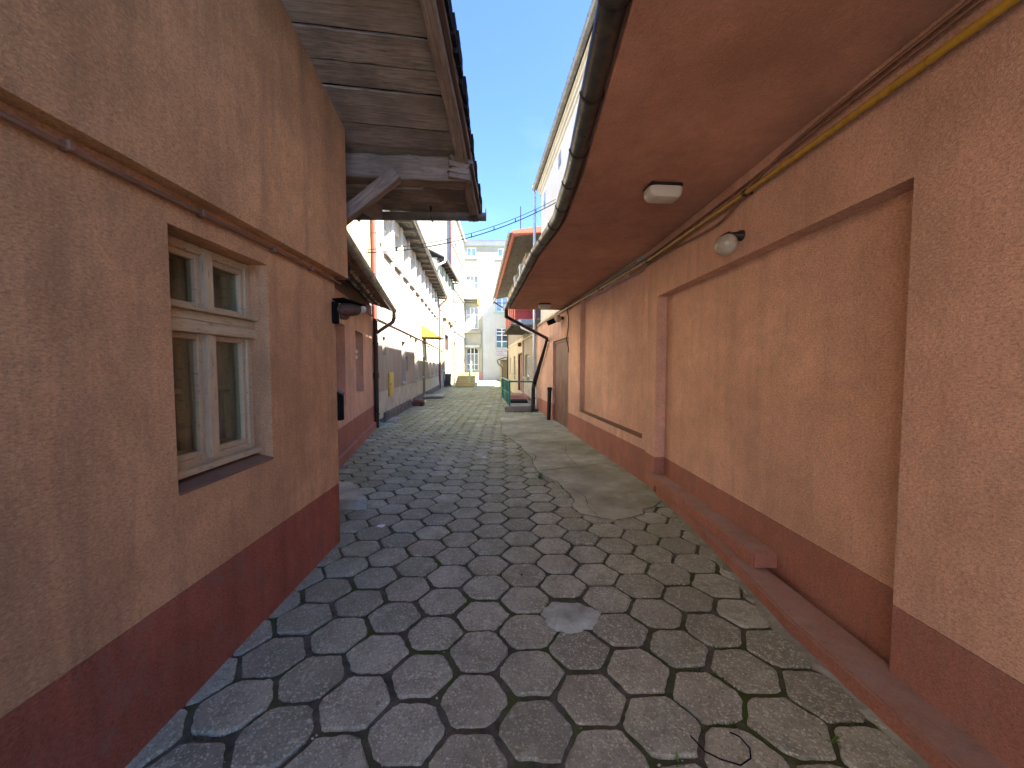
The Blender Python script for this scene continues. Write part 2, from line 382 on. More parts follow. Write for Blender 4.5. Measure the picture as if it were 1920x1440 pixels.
def wall(mb, T, u0, u1, v0, v1, holes=()):
    """front skin of a wall at w = 0 with openings; hole = (u0, u1, v0, v1, depth, closed)"""
    H = []
    for h in holes:
        a, b, c, d = max(h[0], u0), min(h[1], u1), max(h[2], v0), min(h[3], v1)
        if a < b and c < d: H.append((a, b, c, d, h))
    us = sorted({u0, u1, *[x for h in H for x in h[:2]]}); vs = sorted({v0, v1, *[x for h in H for x in h[2:4]]})
    for i in range(len(us) - 1):
        for j in range(len(vs) - 1):
            cu, cv = (us[i] + us[i + 1]) / 2, (vs[j] + vs[j + 1]) / 2
            if any(a < cu < b and c < cv < d for a, b, c, d, _ in H): continue
            mb.quad(T(us[i], vs[j], 0), T(us[i + 1], vs[j], 0), T(us[i + 1], vs[j + 1], 0), T(us[i], vs[j + 1], 0))
    for a, b, c, d, h in H:
        D = h[4]
        if h[0] >= u0: mb.quad(T(a, c, 0), T(a, d, 0), T(a, d, D), T(a, c, D))
        if h[1] <= u1: mb.quad(T(b, c, 0), T(b, d, 0), T(b, d, D), T(b, c, D))
        if h[2] >= v0: mb.quad(T(a, c, 0), T(b, c, 0), T(b, c, D), T(a, c, D))
        if h[3] <= v1: mb.quad(T(a, d, 0), T(b, d, 0), T(b, d, D), T(a, d, D))
        if h[5]: mb.quad(T(a, c, D), T(b, c, D), T(b, d, D), T(a, d, D))
    return mb
def wbox(mb, T, u0, u1, v0, v1, w0, w1):
    P = [T(u, v, w) for w in (w0, w1) for v in (v0, v1) for u in (u0, u1)]
    i = len(mb.v); mb.v += [tuple(p) for p in P]
    mb.f += [tuple(i + k for k in f) for f in ((0, 1, 3, 2), (4, 6, 7, 5), (0, 2, 6, 4), (1, 5, 7, 3), (0, 4, 5, 1), (2, 3, 7, 6))]
    return mb
def xbox(mb, x0, x1, y0, y1, z0, z1): return mb.box((x0, y0, z0), (x1, y1, z1))

def window(parent, T, u0, u1, v0, v1, w, nx=2, rows=(0.,), pane='pane', frame='whiteframe', fw=.07, sill=None, bars=.045, dep=.06, panes=None, subs=True):
    """window set at depth w: frame with mullions and transoms, a pane in each light, a sill"""
    f = MB()
    wbox(f, T, u0, u0 + fw, v0, v1, w, w + dep); wbox(f, T, u1 - fw, u1, v0, v1, w, w + dep)
    wbox(f, T, u0 + fw, u1 - fw, v0, v0 + fw, w + .002, w + dep); wbox(f, T, u0 + fw, u1 - fw, v1 - fw, v1, w + .002, w + dep)
    us = [u0 + fw + (u1 - u0 - 2 * fw) * k / nx for k in range(nx + 1)]
    vs = [v0 + fw] + [v0 + (v1 - v0) * r for r in rows if r > 0] + [v1 - fw]
    for u in us[1:-1]: wbox(f, T, u - bars, u + bars, v0 + fw, v1 - fw, w - .004, w + dep - .006)
    for v in vs[1:-1]: wbox(f, T, u0 + fw, u1 - fw, v - bars, v + bars, w - .009, w + dep - .012)
    o = f.done('window', frame, parent)
    k = 0
    for i in range(len(us) - 1):
        for j in range(len(vs) - 1):
            pm = panes[k % len(panes)] if panes else pane; k += 1
            wbox(MB(), T, us[i], us[i + 1], vs[j], vs[j + 1], w + dep * .55, w + dep * .55 + .012).done('pane', pm, o)
    if sill:
        g = MB(); wbox(g, T, u0 - .1, u1 + .1, v0 - .09, v0, -sill, w + .02); g.done('sill', 'step', o)
    return o

def solid_bar(p0, p1, w, h, name, mat, parent, up=(0, 0, 1), seg=8, jit=.004, seed=0, split=0):
    """timber: local X runs along the grain; wavy edges"""
    p0, p1, up = Vector(p0), Vector(p1), Vector(up)
    x = (p1 - p0); Ln = x.length; x.normalize(); y = up.cross(x).normalized(); z = x.cross(y)
    m = MB(); rr = random.Random(seed)
    for k in range(seg + 1):
        t = Ln * k / seg
        for (a, b) in ((-.5, -.5), (.5, -.5), (.5, .5), (-.5, .5)):
            ex = rr.uniform(-split, split) if k in (0, seg) else 0
            m.v.append((t + ex, a * w + rr.uniform(-jit, jit), b * h + rr.uniform(-jit, jit)))
    for k in range(seg):
        for j in range(4): m.f.append((k * 4 + j, k * 4 + (j + 1) % 4, k * 4 + 4 + (j + 1) % 4, k * 4 + 4 + j))
    m.f += [(3, 2, 1, 0), tuple(seg * 4 + j for j in range(4))]
    o = m.done(name, mat, None, bevel=min(w, h) * .07)
    mat4 = Matrix((x, y, z)).transposed().to_4x4(); mat4.translation = p0
    o.matrix_world = mat4
    if parent: o.parent = parent; o.matrix_parent_inverse = Matrix.Identity(4)
    return o

# ================================================================== GROUND AND PAVING
K = .083; TH = math.atan(K)
def rx(y): return 2.0 if y < 5.3 else 2.0 - K * (y - 5.3)                 # right wall line
def lx(y):                                                               # left wall line
    if y < 3.58: return -1.62
    if y < 10.45: return -2.33 - .2 * (y - 3.58)
    if y < 28.4: return -3.7 - K * (y - 11)
    return -5.2
g = MB(); xbox(g, -150, 150, -120, 200, -.6, -.045); structure(g.done('ground', 'soil'))

bed = MB(); ys = [-2.4, 3.58, 3.6, 10.4, 10.5, 28.4, 28.5, 47]
for a, b in zip(ys, ys[1:]):
    ra, rb = rx(a) + .1, rx(b) + .1
    bed.quad((lx(a) - .1, a, -.0125), (ra, a, -.0125), (rb, b, -.0125), (lx(b) - .1, b, -.0125))
pavement = structure(bed.done('pavement', 'soil'))
m = MB(); xbox(m, -14, 16, -30, -2.402, -.3, .0); structure(m.done('bounce_courtyard', 'yard'))  # unseen sunlit yard, added so its bounce lights the near walls

APRON = [(1.28, 12.75), (1.1, 12.72), (.55, 12.95), (.12, 13.3), (-.1, 13.2), (-.24, 12.1), (-.13, 10.9), (-.17, 9.5), (.05, 8.8), (.29, 7.97), (.33, 7.5), (.47, 6.85), (.45, 6.4), (.49, 5.95), (.62, 5.6),
         (.74, 5.38), (.80, 5.0), (.86, 4.64), (.78, 4.42), (.84, 4.2), (1.0, 4.12), (1.16, 4.02), (1.41, 4.1), (1.58, 4.2), (1.62, 4.34), (1.80, 4.42), (1.96, 4.62), (2.02, 5.36), (1.9, 7.2), (1.7, 9.8), (1.5, 11.9)]
def inside(p, poly):
    c = False; n = len(poly)
    for i in range(n):
        (x0, y0), (x1, y1) = poly[i], poly[i - 1]
        if (y0 > p[1]) != (y1 > p[1]) and p[0] < (x1 - x0) * (p[1] - y0) / (y1 - y0) + x0: c = not c
    return c
def hexpts(cx, cy, n, rr, s=.187, sy=.935, chip=0):
    """outline of a worn hexagonal paver, flats facing along the alley"""
    C = [(s * math.cos(k * math.pi / 3), s * sy * math.sin(k * math.pi / 3)) for k in range(6)]
    C = [(x + rr.uniform(-.007, .006), y + rr.uniform(-.007, .007)) for x, y in C]
    P = []; tr = [rr.choice((.05, .07, .08, .10, .15)) * rr.uniform(.8, 1.25) for _ in range(6)]      # how worn each corner is
    for k in range(6):
        a, b = C[k], C[(k + 1) % 6]
        if n == 1: P.append(a); continue
        for j in range(n):
            u = {6: (0, .15, .37, .63, .85, 1), 4: (0, .3, .7, 1), 3: (0, .5, 1), 2: (0, 1)}[n][j]; t = tr[k] + u * (1 - tr[k] - tr[(k + 1) % 6])
            q = (a[0] + (b[0] - a[0]) * t, a[1] + (b[1] - a[1]) * t); e = rr.uniform(-.0055, .0015) if n > 3 else rr.uniform(-.004, .002)
            l = math.hypot(*q); P.append((q[0] * (1 + e / l), q[1] * (1 + e / l)))
    if chip:
        a = rr.uniform(0, 6.28)
        P = [((x - .013 * math.cos(a), y - .013 * math.sin(a)) if (math.cos(a) * x + math.sin(a) * y) > .168 else (x, y)) for x, y in P]
    return P
def paver(mb, cx, cy, P, z, tx, ty, rr, bv=.007):
    n = len(P); i = len(mb.v)
    for k, (x, y) in enumerate(P):
        mb.v.append((cx + x, cy + y, z + x * tx + y * ty - .042))
    for k, (x, y) in enumerate(P):
        mb.v.append((cx + x, cy + y, z + x * tx + y * ty - bv * rr.uniform(.6, 1.5)))
    for k, (x, y) in enumerate(P):
        l = math.hypot(x, y); f = 1 - bv * rr.uniform(.8, 2.0) / l
        mb.v.append((cx + x * f, cy + y * f, z + x * tx + y * ty))
    for r in (0, 1):
        for k in range(n):
            mb.f.append((i + r * n + k, i + r * n + (k + 1) % n, i + (r + 1) * n + (k + 1) % n, i + (r + 1) * n + k))
    mb.f.append(tuple(i + 2 * n + k for k in range(n)))
cells = []
DX, DY = .30, .325
for i in range(-22, 12):
    for j in range(-22, 150):
        cx = .12 + i * DX; cy = 1.99 + (j + (.5 if i % 2 else 0)) * DY
        if cy < -1.6 or cy > 46.5: continue
        cx += .018 * math.sin(cy * .5 + i * .1); cy += .02 * math.sin(cx * .9 + 1)
        if cx < lx(cy) - .13 or cx > rx(cy) + (.08 if cy > 4 else .0): continue
        if all(inside((cx + a, cy + b), APRON) for a, b in ((0, 0), (.15, 0), (-.15, 0), (0, .13), (0, -.13))): continue
        if -.1 < cx < 1.2 and 13.85 < cy < 18.6: continue
        if (cx - .43) ** 2 + (cy - 2.46) ** 2 < .02: continue
        if cy > 30 and cx < -2.6 and cx > -4.3 and cy < 36: continue
        cells.append((cx, cy))
def shown(c):
    x, y = c
    return -1 if y < 1.2 else 1 / y
cells.sort(key=lambda c: -shown(c))
far = MB()
for k, (cx, cy) in enumerate(cells):
    rr = random.Random(int(cx * 1000) * 7919 + int(cy * 1000))
    sag = -.004 * max(0, math.sin(cx * 2.1 + cy * .9)) * (.5 + .5 * math.sin(cy * .37))
    z = sag + rr.uniform(-.002, .005); tx, ty = rr.uniform(-.014, .014), rr.uniform(-.014, .014)
    if k < 300:
        P = hexpts(cx, cy, 6 if cy < 3.2 else 4 if cy < 5 else 3, rr, s=.1875 + rr.uniform(-.005, .003), chip=rr.random() < .13)
        m = MB(); paver(m, 0, 0, P, 0, tx, ty, rr)
        m.done('paver', 'paver', pavement, loc=(cx, cy, z))
    else:
        paver(far, cx, cy, hexpts(cx, cy, 2, rr), z, tx * 1.3, ty * 1.3, rr, .008)
structure(far.done('paver', 'paver', pavement), 'stuff')

def ragged(poly, rr, step=.12, amp=.02):
    o = []
    for (x0, y0), (x1, y1) in zip(poly, poly[1:] + poly[:1]):
        n = max(1, int(math.hypot(x1 - x0, y1 - y0) / step))
        for k in range(n):
            t = k / n; o.append((x0 + (x1 - x0) * t + rr.uniform(-amp, amp), y0 + (y1 - y0) * t + rr.uniform(-amp, amp)))
    return o
# concrete apron along the right wall, broken across by one crack and crumbling at its left edge
rr = random.Random(3)
crack = [(.52, 6.02), (.74, 6.06), (1.0, 6.2), (1.27, 6.24), (1.6, 6.40), (1.95, 6.5)]
near = [p for p in APRON if p[1] < 6.0]; farp = [p for p in APRON if p[1] > 6.3]
i0 = APRON.index((.49, 5.95))
A_far = [p for p in APRON[:APRON.index((.45, 6.4)) + 1]] + crack + [p for p in APRON[APRON.index((1.9, 7.2)):]]
A_near = [(x, y - .022) for x, y in crack[::-1]] + APRON[i0:APRON.index((2.02, 5.36)) + 1]
m = MB(); m.prism(ragged(A_far, rr, .2, .014), -.03, .004); apron = structure(m.done('concrete_apron', 'slab', bevel=.004))
m = MB(); m.prism(ragged(A_near, rr, .2, .012), -.03, .007); m.done('slab', 'slab', apron, bevel=.004)
for poly in ([(.66, 5.3), (.60, 5.05), (.72, 4.86), (.78, 5.1)], [(.62, 4.8), (.70, 4.55), (.83, 4.7), (.76, 4.84)], [(.64, 4.5), (.70, 4.3), (.80, 4.25), (.76, 4.42), (.82, 4.56)], [(.47, 5.84), (.44, 5.5), (.58, 5.5), (.60, 5.58)], [(-.14, 13.2), (-.35, 12.4), (-.26, 12.2), (-.12, 13.0)]):
    m = MB(); m.prism(ragged(poly, rr, .07, .008), -.03, rr.uniform(-.006, .002)); m.done('slab', 'slab', apron, bevel=.004)
def crackline(pts, seed, w=.006):
    rr = random.Random(seed); Q = []
    for (x0, y0), (x1, y1) in zip(pts, pts[1:]):
        n = max(1, int(math.hypot(x1 - x0, y1 - y0) / .05))
        Q += [(x0 + (x1 - x0) * k / n + rr.uniform(-.012, .012), y0 + (y1 - y0) * k / n + rr.uniform(-.012, .012)) for k in range(n)]
    m = MB()
    for (x0, y0), (x1, y1) in zip(Q, Q[1:]):
        l = math.hypot(x1 - x0, y1 - y0) or 1; nx, ny = -(y1 - y0) / l, (x1 - x0) / l; a = w * rr.uniform(.5, 1.8)
        m.quad((x0 - nx * a, y0 - ny * a, .0095), (x1 - nx * a, y1 - ny * a, .0095), (x1 + nx * a, y1 + ny * a, .0095), (x0 + nx * a, y0 + ny * a, .0095))
    return m.done('crack', 'soil', apron)
crackline(crack, 1, .003); crackline(APRON[3:12], 2, .004); crackline(APRON[11:27], 3, .005)
crackline([(.62, 5.6), (.72, 5.2), (.95, 5.0), (1.02, 4.7), (.98, 4.4), (1.05, 4.08)], 4, .003); crackline([(1.2, 6.25), (1.15, 7.2), (1.3, 8.1)], 5, .003); crackline([(.35, 7.4), (.55, 7.0), (.5, 6.6)], 6, .006)
# mortar fillets along the wall feet
def fillet(line, wdt, side, seed, name='mortar_strip', step=.07):
    rr = random.Random(seed); m = MB(); pts = []
    for (x0, y0), (x1, y1) in zip(line, line[1:]):
        n = max(1, int(math.hypot(x1 - x0, y1 - y0) / step))
        pts += [(x0 + (x1 - x0) * k / n, y0 + (y1 - y0) * k / n) for k in range(n)]
    pts.append(line[-1])
    rows = []
    for x, y in pts:
        w = wdt * rr.choice((.35, .6, .8, 1, 1.3)) * rr.uniform(.8, 1.2)
        rows.append([(x, y, .014 + rr.uniform(-.004, .004)), (x + side * w * .6, y, .006 + rr.uniform(-.003, .003)), (x + side * w, y + rr.uniform(-.025, .025), .0), (x + side * (w + .01), y, -.03)])
    for a, b in zip(rows, rows[1:]):
        for k in range(3): m.quad(a[k], a[k + 1], b[k + 1], b[k])
    return structure(m.done(name, 'mortar'))
fillet([(-2.34, 3.6), (-3.72, 10.4)], .14, 1, 2)
fillet([(-3.66, 10.6), (-5.05, 28)], .13, 1, 5)
fillet([(1.80, -2.4), (1.80, 2.3), (1.87, 2.97), (1.96, 3.9), (2.0, 4.5)], .06, -1, 4)
# pale mortar blob patched over one paver
m = MB(); n = 64; rr = random.Random(9); i = 0
ring = []
for k in range(n):
    a = 2 * math.pi * k / n; r = .165 * (1 + .06 * math.sin(3 * a + 1) + .05 * math.sin(7 * a) + .03 * math.sin(13 * a) + rr.uniform(-.025, .025)); ring.append((1.18 * r * math.cos(a), .92 * r * math.sin(a)))
m.v = [(x, y, -.02) for x, y in ring] + [(x, y, .003) for x, y in ring] + [(x * .86, y * .86, .012) for x, y in ring] + [(x * .45, y * .45, .015 + rr.uniform(-.004, .004)) for x, y in ring]
for r in range(3):
    for k in range(n): m.f.append((r * n + k, r * n + (k + 1) % n, (r + 1) * n + (k + 1) % n, (r + 1) * n + k))
m.f.append(tuple(3 * n + k for k in range(n)))
o = m.done('mortar_patch', 'fresh', pavement, loc=(.43, 2.46, 0), smooth=True)

# ================================================================== LEFT PINK HOUSE (near)
H = thing('pink_house', 'near pink roughcast house on the left with jettied upper wall and timber eaves', 'house')
XL, XU = -1.62, -1.54; YE, YU = 3.58, 3.74
TL = lambda u, v, w: (XL - w, u, v)
WIN = (1.84, 2.585, 1.07, 2.385, .15, False)
m = MB(); wall(m, TL, -2.4, YE, .575, 2.60, [WIN])
m.quad((XL, YE, .575), (-5.5, YE, .575), (-5.5, YE, 2.6), (XL, YE, 2.6)); m.quad((XL, -2.4, .575), (-5.5, -2.4, .575), (-5.5, -2.4, 2.6), (XL, -2.4, 2.6)); m.done('wall', 'pink_left', H)
m = MB(); wall(m, TL, -2.4, YE, -.04, .573); m.quad((XL, YE, -.04), (-5.5, YE, -.04), (-5.5, YE, .573), (XL, YE, .573)); m.done('plinth', 'red_left', H)
zr = lambda y: 4.823 - .234 * y                  # underside of the roof boards
m = MB(); N = 60; yy = [-2.4 + (YU - .05 + 2.4) * k / N for k in range(N + 1)]
for a, b in zip(yy, yy[1:]):
    za, zb = (zr(a), zr(b))
    for t in range(3):
        m.quad((XU, a, 2.55 + (za - 2.55) * t / 3), (XU, b, 2.55 + (zb - 2.55) * t / 3), (XU, b, 2.55 + (zb - 2.55) * (t + 1) / 3), (XU, a, 2.55 + (za - 2.55) * (t + 1) / 3))
m.quad((XU, -2.4, 2.55), (XU, YU - .05, 2.55), (XL - .1, YU - .05, 2.55), (XL - .1, -2.4, 2.55)); m.quad((XU, -2.4, 2.55), (XU, -2.4, zr(-2.4)), (-5.5, -2.4, zr(-2.4)), (-5.5, -2.4, 2.55))
e = [(XU, YU - .05), (XU - .02, YU - .012), (XU - .07, YU), (-5.5, YU)]          # rounded corner, then the end wall
for (x0, y0), (x1, y1) in zip(e, e[1:]): m.quad((x0, y0, 2.55), (x1, y1, 2.55), (x1, y1, zr(y1)), (x0, y0, zr(y0)))
m.quad((XU, YU - .05, 2.55), (XU - .07, YU, 2.55), (-5.5, YU, 2.55), (-5.5, 3.5, 2.55), (XL - .1, 3.5, 2.55))
m.done('upper_wall', 'pink_left', H)
# window: frame, transom, sashes, panes, casement behind, curtain and room
W0 = .12
fr = MB(); u0, u1, v0, v1 = 1.84, 2.585, 1.135, 2.38
wbox(fr, TL, u0, u0 + .05, v0, v1, W0, W0 + .09); wbox(fr, TL, u1 - .05, u1, v0, v1, W0, W0 + .09)
wbox(fr, TL, u0 + .05, u1 - .05, v1 - .05, v1, W0 + .002, W0 + .09); wbox(fr, TL, u0 + .05, u1 - .05, v0, v0 + .05, W0 + .002, W0 + .09)
wf = fr.done('window', 'sashpaint', H, bevel=.004)
UM = 2.215
for nm, (a, b, c, d, w0, w1) in (('transom', (u0, u1, 1.885, 1.95, W0 - .035, W0 + .07)), ('transom', (u0, u1 - .004, 1.952, 2.005, W0 - .02, W0 + .07)), ('transom', (u0, u1 + .008, 2.007, 2.022, W0 - .05, W0 + .06)),
        ('mullion', (UM - .033, UM + .033, v0 + .03, 1.884, W0 - .02, W0 + .06)), ('mullion', (UM - .03, UM + .03, 2.023, v1 - .02, W0 - .02, W0 + .06)), ('weather_bar', (u0, u1, v0 - .022, v0 + .012, W0 - .05, W0 + .05))):
    o = MB(); o.box((0, 0, 0), (b - a, d - c, w1 - w0)) if nm != 'mullion' else o.box((0, 0, 0), (d - c, b - a, w1 - w0))
    o = o.done(nm, 'sashpaint', None, bevel=.005, seg=2)
    if nm != 'mullion': o.matrix_world = Matrix(((0, 0, -1, XL - w0), (1, 0, 0, a), (0, 1, 0, c), (0, 0, 0, 1)))
    else: o.matrix_world = Matrix(((0, 0, -1, XL - w0), (0, 1, 0, a), (1, 0, 0, c), (0, 0, 0, 1)))
    o.parent = wf
for (a, b, c, d) in ((u0 + .05, UM - .034, v0 + .05, 1.884), (UM + .034, u1 - .05, v0 + .05, 1.884), (u0 + .05, UM - .031, 2.024, v1 - .05), (UM + .031, u1 - .05, 2.024, v1 - .05)):
    s = .032; q = MB()
    wbox(q, TL, a, a + s, c, d, W0 + .012, W0 + .055); wbox(q, TL, b - s, b, c, d, W0 + .012, W0 + .055)
    wbox(q, TL, a + s, b - s, c, c + s, W0 + .013, W0 + .055); wbox(q, TL, a + s, b - s, d - s, d, W0 + .013, W0 + .055)
    q.done('sash', 'sashpaint', wf, bevel=.004)
    wbox(MB(), TL, a + s, b - s, c + s, d - s, W0 + .034, W0 + .037).done('pane', 'glass', wf)
    q = MB(); D = .215                                                       # inner casement
    wbox(q, TL, a, a + .04, c, d, D, D + .04); wbox(q, TL, b - .04, b, c, d, D, D + .04); wbox(q, TL, a, b, d - .04, d, D + .001, D + .039); wbox(q, TL, a, b, c, c + .04, D + .001, D + .039)
    if d < 1.9: wbox(q, TL, a, b, c + (d - c) * .52, c + (d - c) * .52 + .025, D + .005, D + .03)
    q.done('inner_sash', 'sashpaint', wf)
q = MB(); wbox(q, TL, 1.3, 3.2, .9, 2.59, .16, 1.7); q.f = [f for k, f in enumerate(q.f) if k != 0]
q.done('room', 'room', wf)
q = MB(); n = 26; cur = [(2.42 + .15 * k / n, .29 + .010 * math.sin(k * 1.5)) for k in range(n + 1)]
for (a, wa), (b, wb) in zip(cur, cur[1:]): q.quad(TL(a, 1.1, wa), TL(b, 1.1, wb), TL(b, 2.36, wb), TL(a, 2.36, wa))
q.done('curtain', 'curtain', wf, smooth=True)
q = MB(); cur = [(1.86 + .31 * k / n, .30 + .008 * math.sin(k * 1.3)) for k in range(n + 1)]
for (a, wa), (b, wb) in zip(cur, cur[1:]): q.quad(TL(a, 1.1, wa), TL(b, 1.1, wb), TL(b, 1.93, wb), TL(a, 1.93, wa))
q.done('curtain', 'curtain', wf, smooth=True)
q = MB(); i = 0
q.quad(TL(1.84, 1.072, -.004), TL(2.585, 1.072, -.004), TL(2.585, 1.11, .16), TL(1.84, 1.11, .16)); q.quad(TL(1.84, 1.06, -.004), TL(2.585, 1.06, -.004), TL(2.585, 1.072, -.004), TL(1.84, 1.072, -.004))
q.done('sill', 'sill_dirty', wf)
# roof: soffit boards, verge rafter, tar-paper edge, purlin and brace
roof = MB(); ra, rb = Vector((-5.5, 0, 0)), None
vx = lambda y: -.57 + .053 * (y - 2.57)
edge = [(vx(y) + .15 - .02 * max(0, y - 3.4) + random.uniform(-.012, .012), y) for y in [-2.59 + .09 * k for k in range(84)]]
top = MB()
for (x0, y0), (x1, y1) in zip(edge, edge[1:]):
    z0, z1 = zr(y0) + .045, zr(y1) + .045
    top.quad((-5.5, y0, z0), (x0, y0, z0), (x1, y1, z1), (-5.5, y1, z1)); top.quad((-5.5, y0, z0 + .07), (-5.5, y1, z1 + .07), (x1, y1, z1 + .07), (x0, y0, z0 + .07))
    top.quad((x0, y0, z0), (x0, y0, z0 + .07), (x1, y1, z1 + .07), (x1, y1, z1))
x0, y0 = edge[-1]; top.quad((-5.5, y0, zr(y0) + .045), (x0, y0, zr(y0) + .045), (x0, y0, zr(y0) + .115), (-5.5, y0, zr(y0) + .115))
x0, y0 = edge[0]; top.quad((-5.5, y0, zr(y0) + .045), (x0, y0, zr(y0) + .045), (x0, -2.7, 5.5), (-5.5, -2.7, 5.5))
roof = top.done('roof', 'tar', H)
# ragged courses of roofing felt hanging at the verge
m = MB(); rr = random.Random(4)
for k in range(63):
    y = -2.3 + k * .115; x = vx(y) + .10 - .025 * max(0, y - 3.2)
    m.box((x + rr.uniform(-.03, 0), y, zr(y) + .0 + rr.uniform(-.03, .0)), (x + .06 + rr.uniform(0, .025), y + .125, zr(y) + .15), None)
m.done('felt_edge', 'tar', roof)
cuts = [-2.42, -2.15, -1.9, -1.63, -1.34, -1.1, -.82, -.55, -.3, -.02, .24, .5, .74, 1.02, 1.26, 1.55, 1.8, 2.05, 2.32, 2.58, 2.84, 3.07, 3.27, 3.62, 3.87, 4.1, 4.42, 4.68, 4.9]
for k, (a, b) in enumerate(zip(cuts, cuts[1:])):
    rr = random.Random(k + 40); gap = rr.uniform(.004, .016); off = rr.uniform(0, .03)
    yc, ww = (a + b) / 2, (b - a) - gap
    z = zr(yc) + .014 + off; dz = .1 * -.234
    solid_bar((-2.6, yc - .1, zr(yc - .1) + .014 + off), (-.47, yc + .115, zr(yc + .115) + .014 + off), ww, .026, 'soffit_board', 'oldwood', roof, up=(0, .228, .974), seg=14, jit=.0035, seed=k)
solid_bar((vx(-2.5) + .045, -2.5, zr(-2.5) - .055), (vx(4.8) + .045, 4.8, zr(4.8) - .055), .11, .11, 'verge_rafter', 'beam', roof, seg=30, jit=.005, seed=91)
solid_bar((vx(-2.5) + .14, -2.5, zr(-2.5) - .005), (vx(4.86) + .10, 4.86, zr(4.86) - .005), .06, .12, 'verge_board', 'darkwood', roof, seg=34, jit=.006, seed=92)
solid_bar((-2.4, 3.98, 3.765), (-.44, 4.06, 3.735), .2, .235, 'purlin', 'beam', roof, seg=14, jit=.008, seed=93, split=.03)
for q in range(4):
    solid_bar((-.60, 4.0, 3.825 - q * .056), (-.385 - .025 * (q % 2), 4.055, 3.812 - q * .054), .195, .052, 'split_end', 'beam', roof, seg=5, jit=.004, seed=70 + q, split=.03)
solid_bar((-2.2, 4.12, 3.70), (-.9, 4.16, 3.68), .06, .15, 'backing_plank', 'oldwood', roof, seg=8, seed=95)
solid_bar((-1.72, 3.83, 3.12), (-1.12, 3.93, 3.66), .125, .125, 'brace', 'beam', H, seg=8, jit=.004, seed=96)
solid_bar((-1.56, 4.15, 3.46), (-1.52, 4.55, 3.52), .1, .14, 'rafter_foot', 'beam', roof, up=(0, 0, 1), seg=3, jit=.006, seed=97)
gt = MB(); gt.gutter([(-4.5, 4.9, 3.655), (-.265, 4.9, 3.645)], .075); gt = gt.done('gutter', 'gutter_grey', H, smooth=True)
m = MB(); m.lathe([(.0, 0), (.075, 0), (.075, .006), (0, .006)], n=16, T=Matrix.Rotation(R(90), 4, 'Y')); m.done('gutter_end', 'gutter_dark', gt, loc=(-.268, 4.9, 3.645))
for x in (-1.9, -.955, -.42):
    m = MB(); m.sweep([(x, 4.9 + .082 * math.cos(a), 3.65 + .082 * math.sin(a)) for a in [R(d) for d in range(175, 366, 19)]], [(-.014, -.003), (.014, -.003), (.014, .003), (-.014, .003)], up=Vector((1, 0, 0)))
    m.box((x - .012, 4.82, 3.66), (x + .012, 4.835, 3.76)); m.done('gutter_bracket', 'blackpipe', gt)
m = MB(); m.box((-.5, 4.84, 3.58), (-.36, 4.97, 3.74)); m.done('gutter_clamp', 'darkwood', gt, bevel=.012)

cd = MB(); cd.tube([(XL + .022, y, 2.5 + .006 * math.sin(y * 3)) for y in [-2.35 + .4 * k for k in range(16)]], .0125, 8)
cond = tag(cd.done('conduit', 'cable', smooth=True), 'thin pinkish conduit clipped under the overhang of the left pink house', 'conduit')
for y in (1.42, 2.02, 2.62, 3.12):
    MB().box((XL - .002, y - .012, 2.482), (XL + .042, y + .012, 2.522)).done('clip', 'cable', cond, bevel=.004)

# ================================================================== LOW PINK ANNEX (left, behind)
TA = math.atan(.2); AX = (-2.92, 6.55, 0)
A = thing('pink_annex', 'low pink annex with clay tile eaves and narrow niches behind the left house', 'house', AX, TA)
TLo = lambda u, v, w: (-w, u, v)
NI = [(-1.2, .5, .97, 2.47, .2, True), (1.5, 2.37, 1.12, 2.47, .22, True)]
m = MB(); wall(m, TLo, -3.02, 3.95, .62, 3.05, NI); m.quad((0, 3.95, .62), (-4, 3.95, .62), (-4, 3.95, 3.05), (0, 3.95, 3.05)); m.done('wall', 'pink_right', A)
m = MB(); m.box((-4, -3.02, -.04), (.012, 3.955, .618)); m.done('plinth', 'red_right', A)
m = MB(); m.box((.012, -2.2, -.04), (.07, 3.95, .17)); m.done('footing', 'red_right', A, bevel=.01)
for a, b in ((-1.2, .5), (1.5, 2.37)):
    window(A, TLo, a + .03, b - .03, 1.15, 2.45, .17, 2, (0, .62), 'pane', fw=.05, bars=.02)
for z in (1.86, 1.98): MB().box((-.02, 1.46, z), (.03, 1.53, z + .07)).done('shutter_hinge', 'pvc', A, bevel=.008)
sl = .42
rt = MB()
zz = lambda x: 3.19 + (.55 - x) * sl
rt.quad((-.02, -3.2, zz(-.02) - .03), (-.02, 4.0, zz(-.02) - .03), (-3.5, 4.0, zz(-3.5) - .03), (-3.5, -3.2, zz(-3.5) - .03)); rt.quad((-.02, -3.2, zz(-.02)), (-3.5, -3.2, zz(-3.5)), (-3.5, 4.0, zz(-3.5)), (-.02, 4.0, zz(-.02)))
rt.quad((-.02, 4, zz(-.02) - .03), (-.02, 4, zz(-.02)), (-3.5, 4, zz(-3.5)), (-3.5, 4, zz(-3.5) - .03)); rt.quad((-.02, -3.2, zz(-.02) - .03), (-.02, 4, zz(-.02) - .03), (-.02, 4, zz(-.02)), (-.02, -3.2, zz(-.02)))
rt.box((-.3, -3.02, 3.05), (-.002, 3.95, 3.34)); rt.box((.28, -3.15, zz(.28) - .055), (.33, 3.5, zz(.30) - .018))
roofA = rt.done('roof', 'darkwood', A)
tm = None
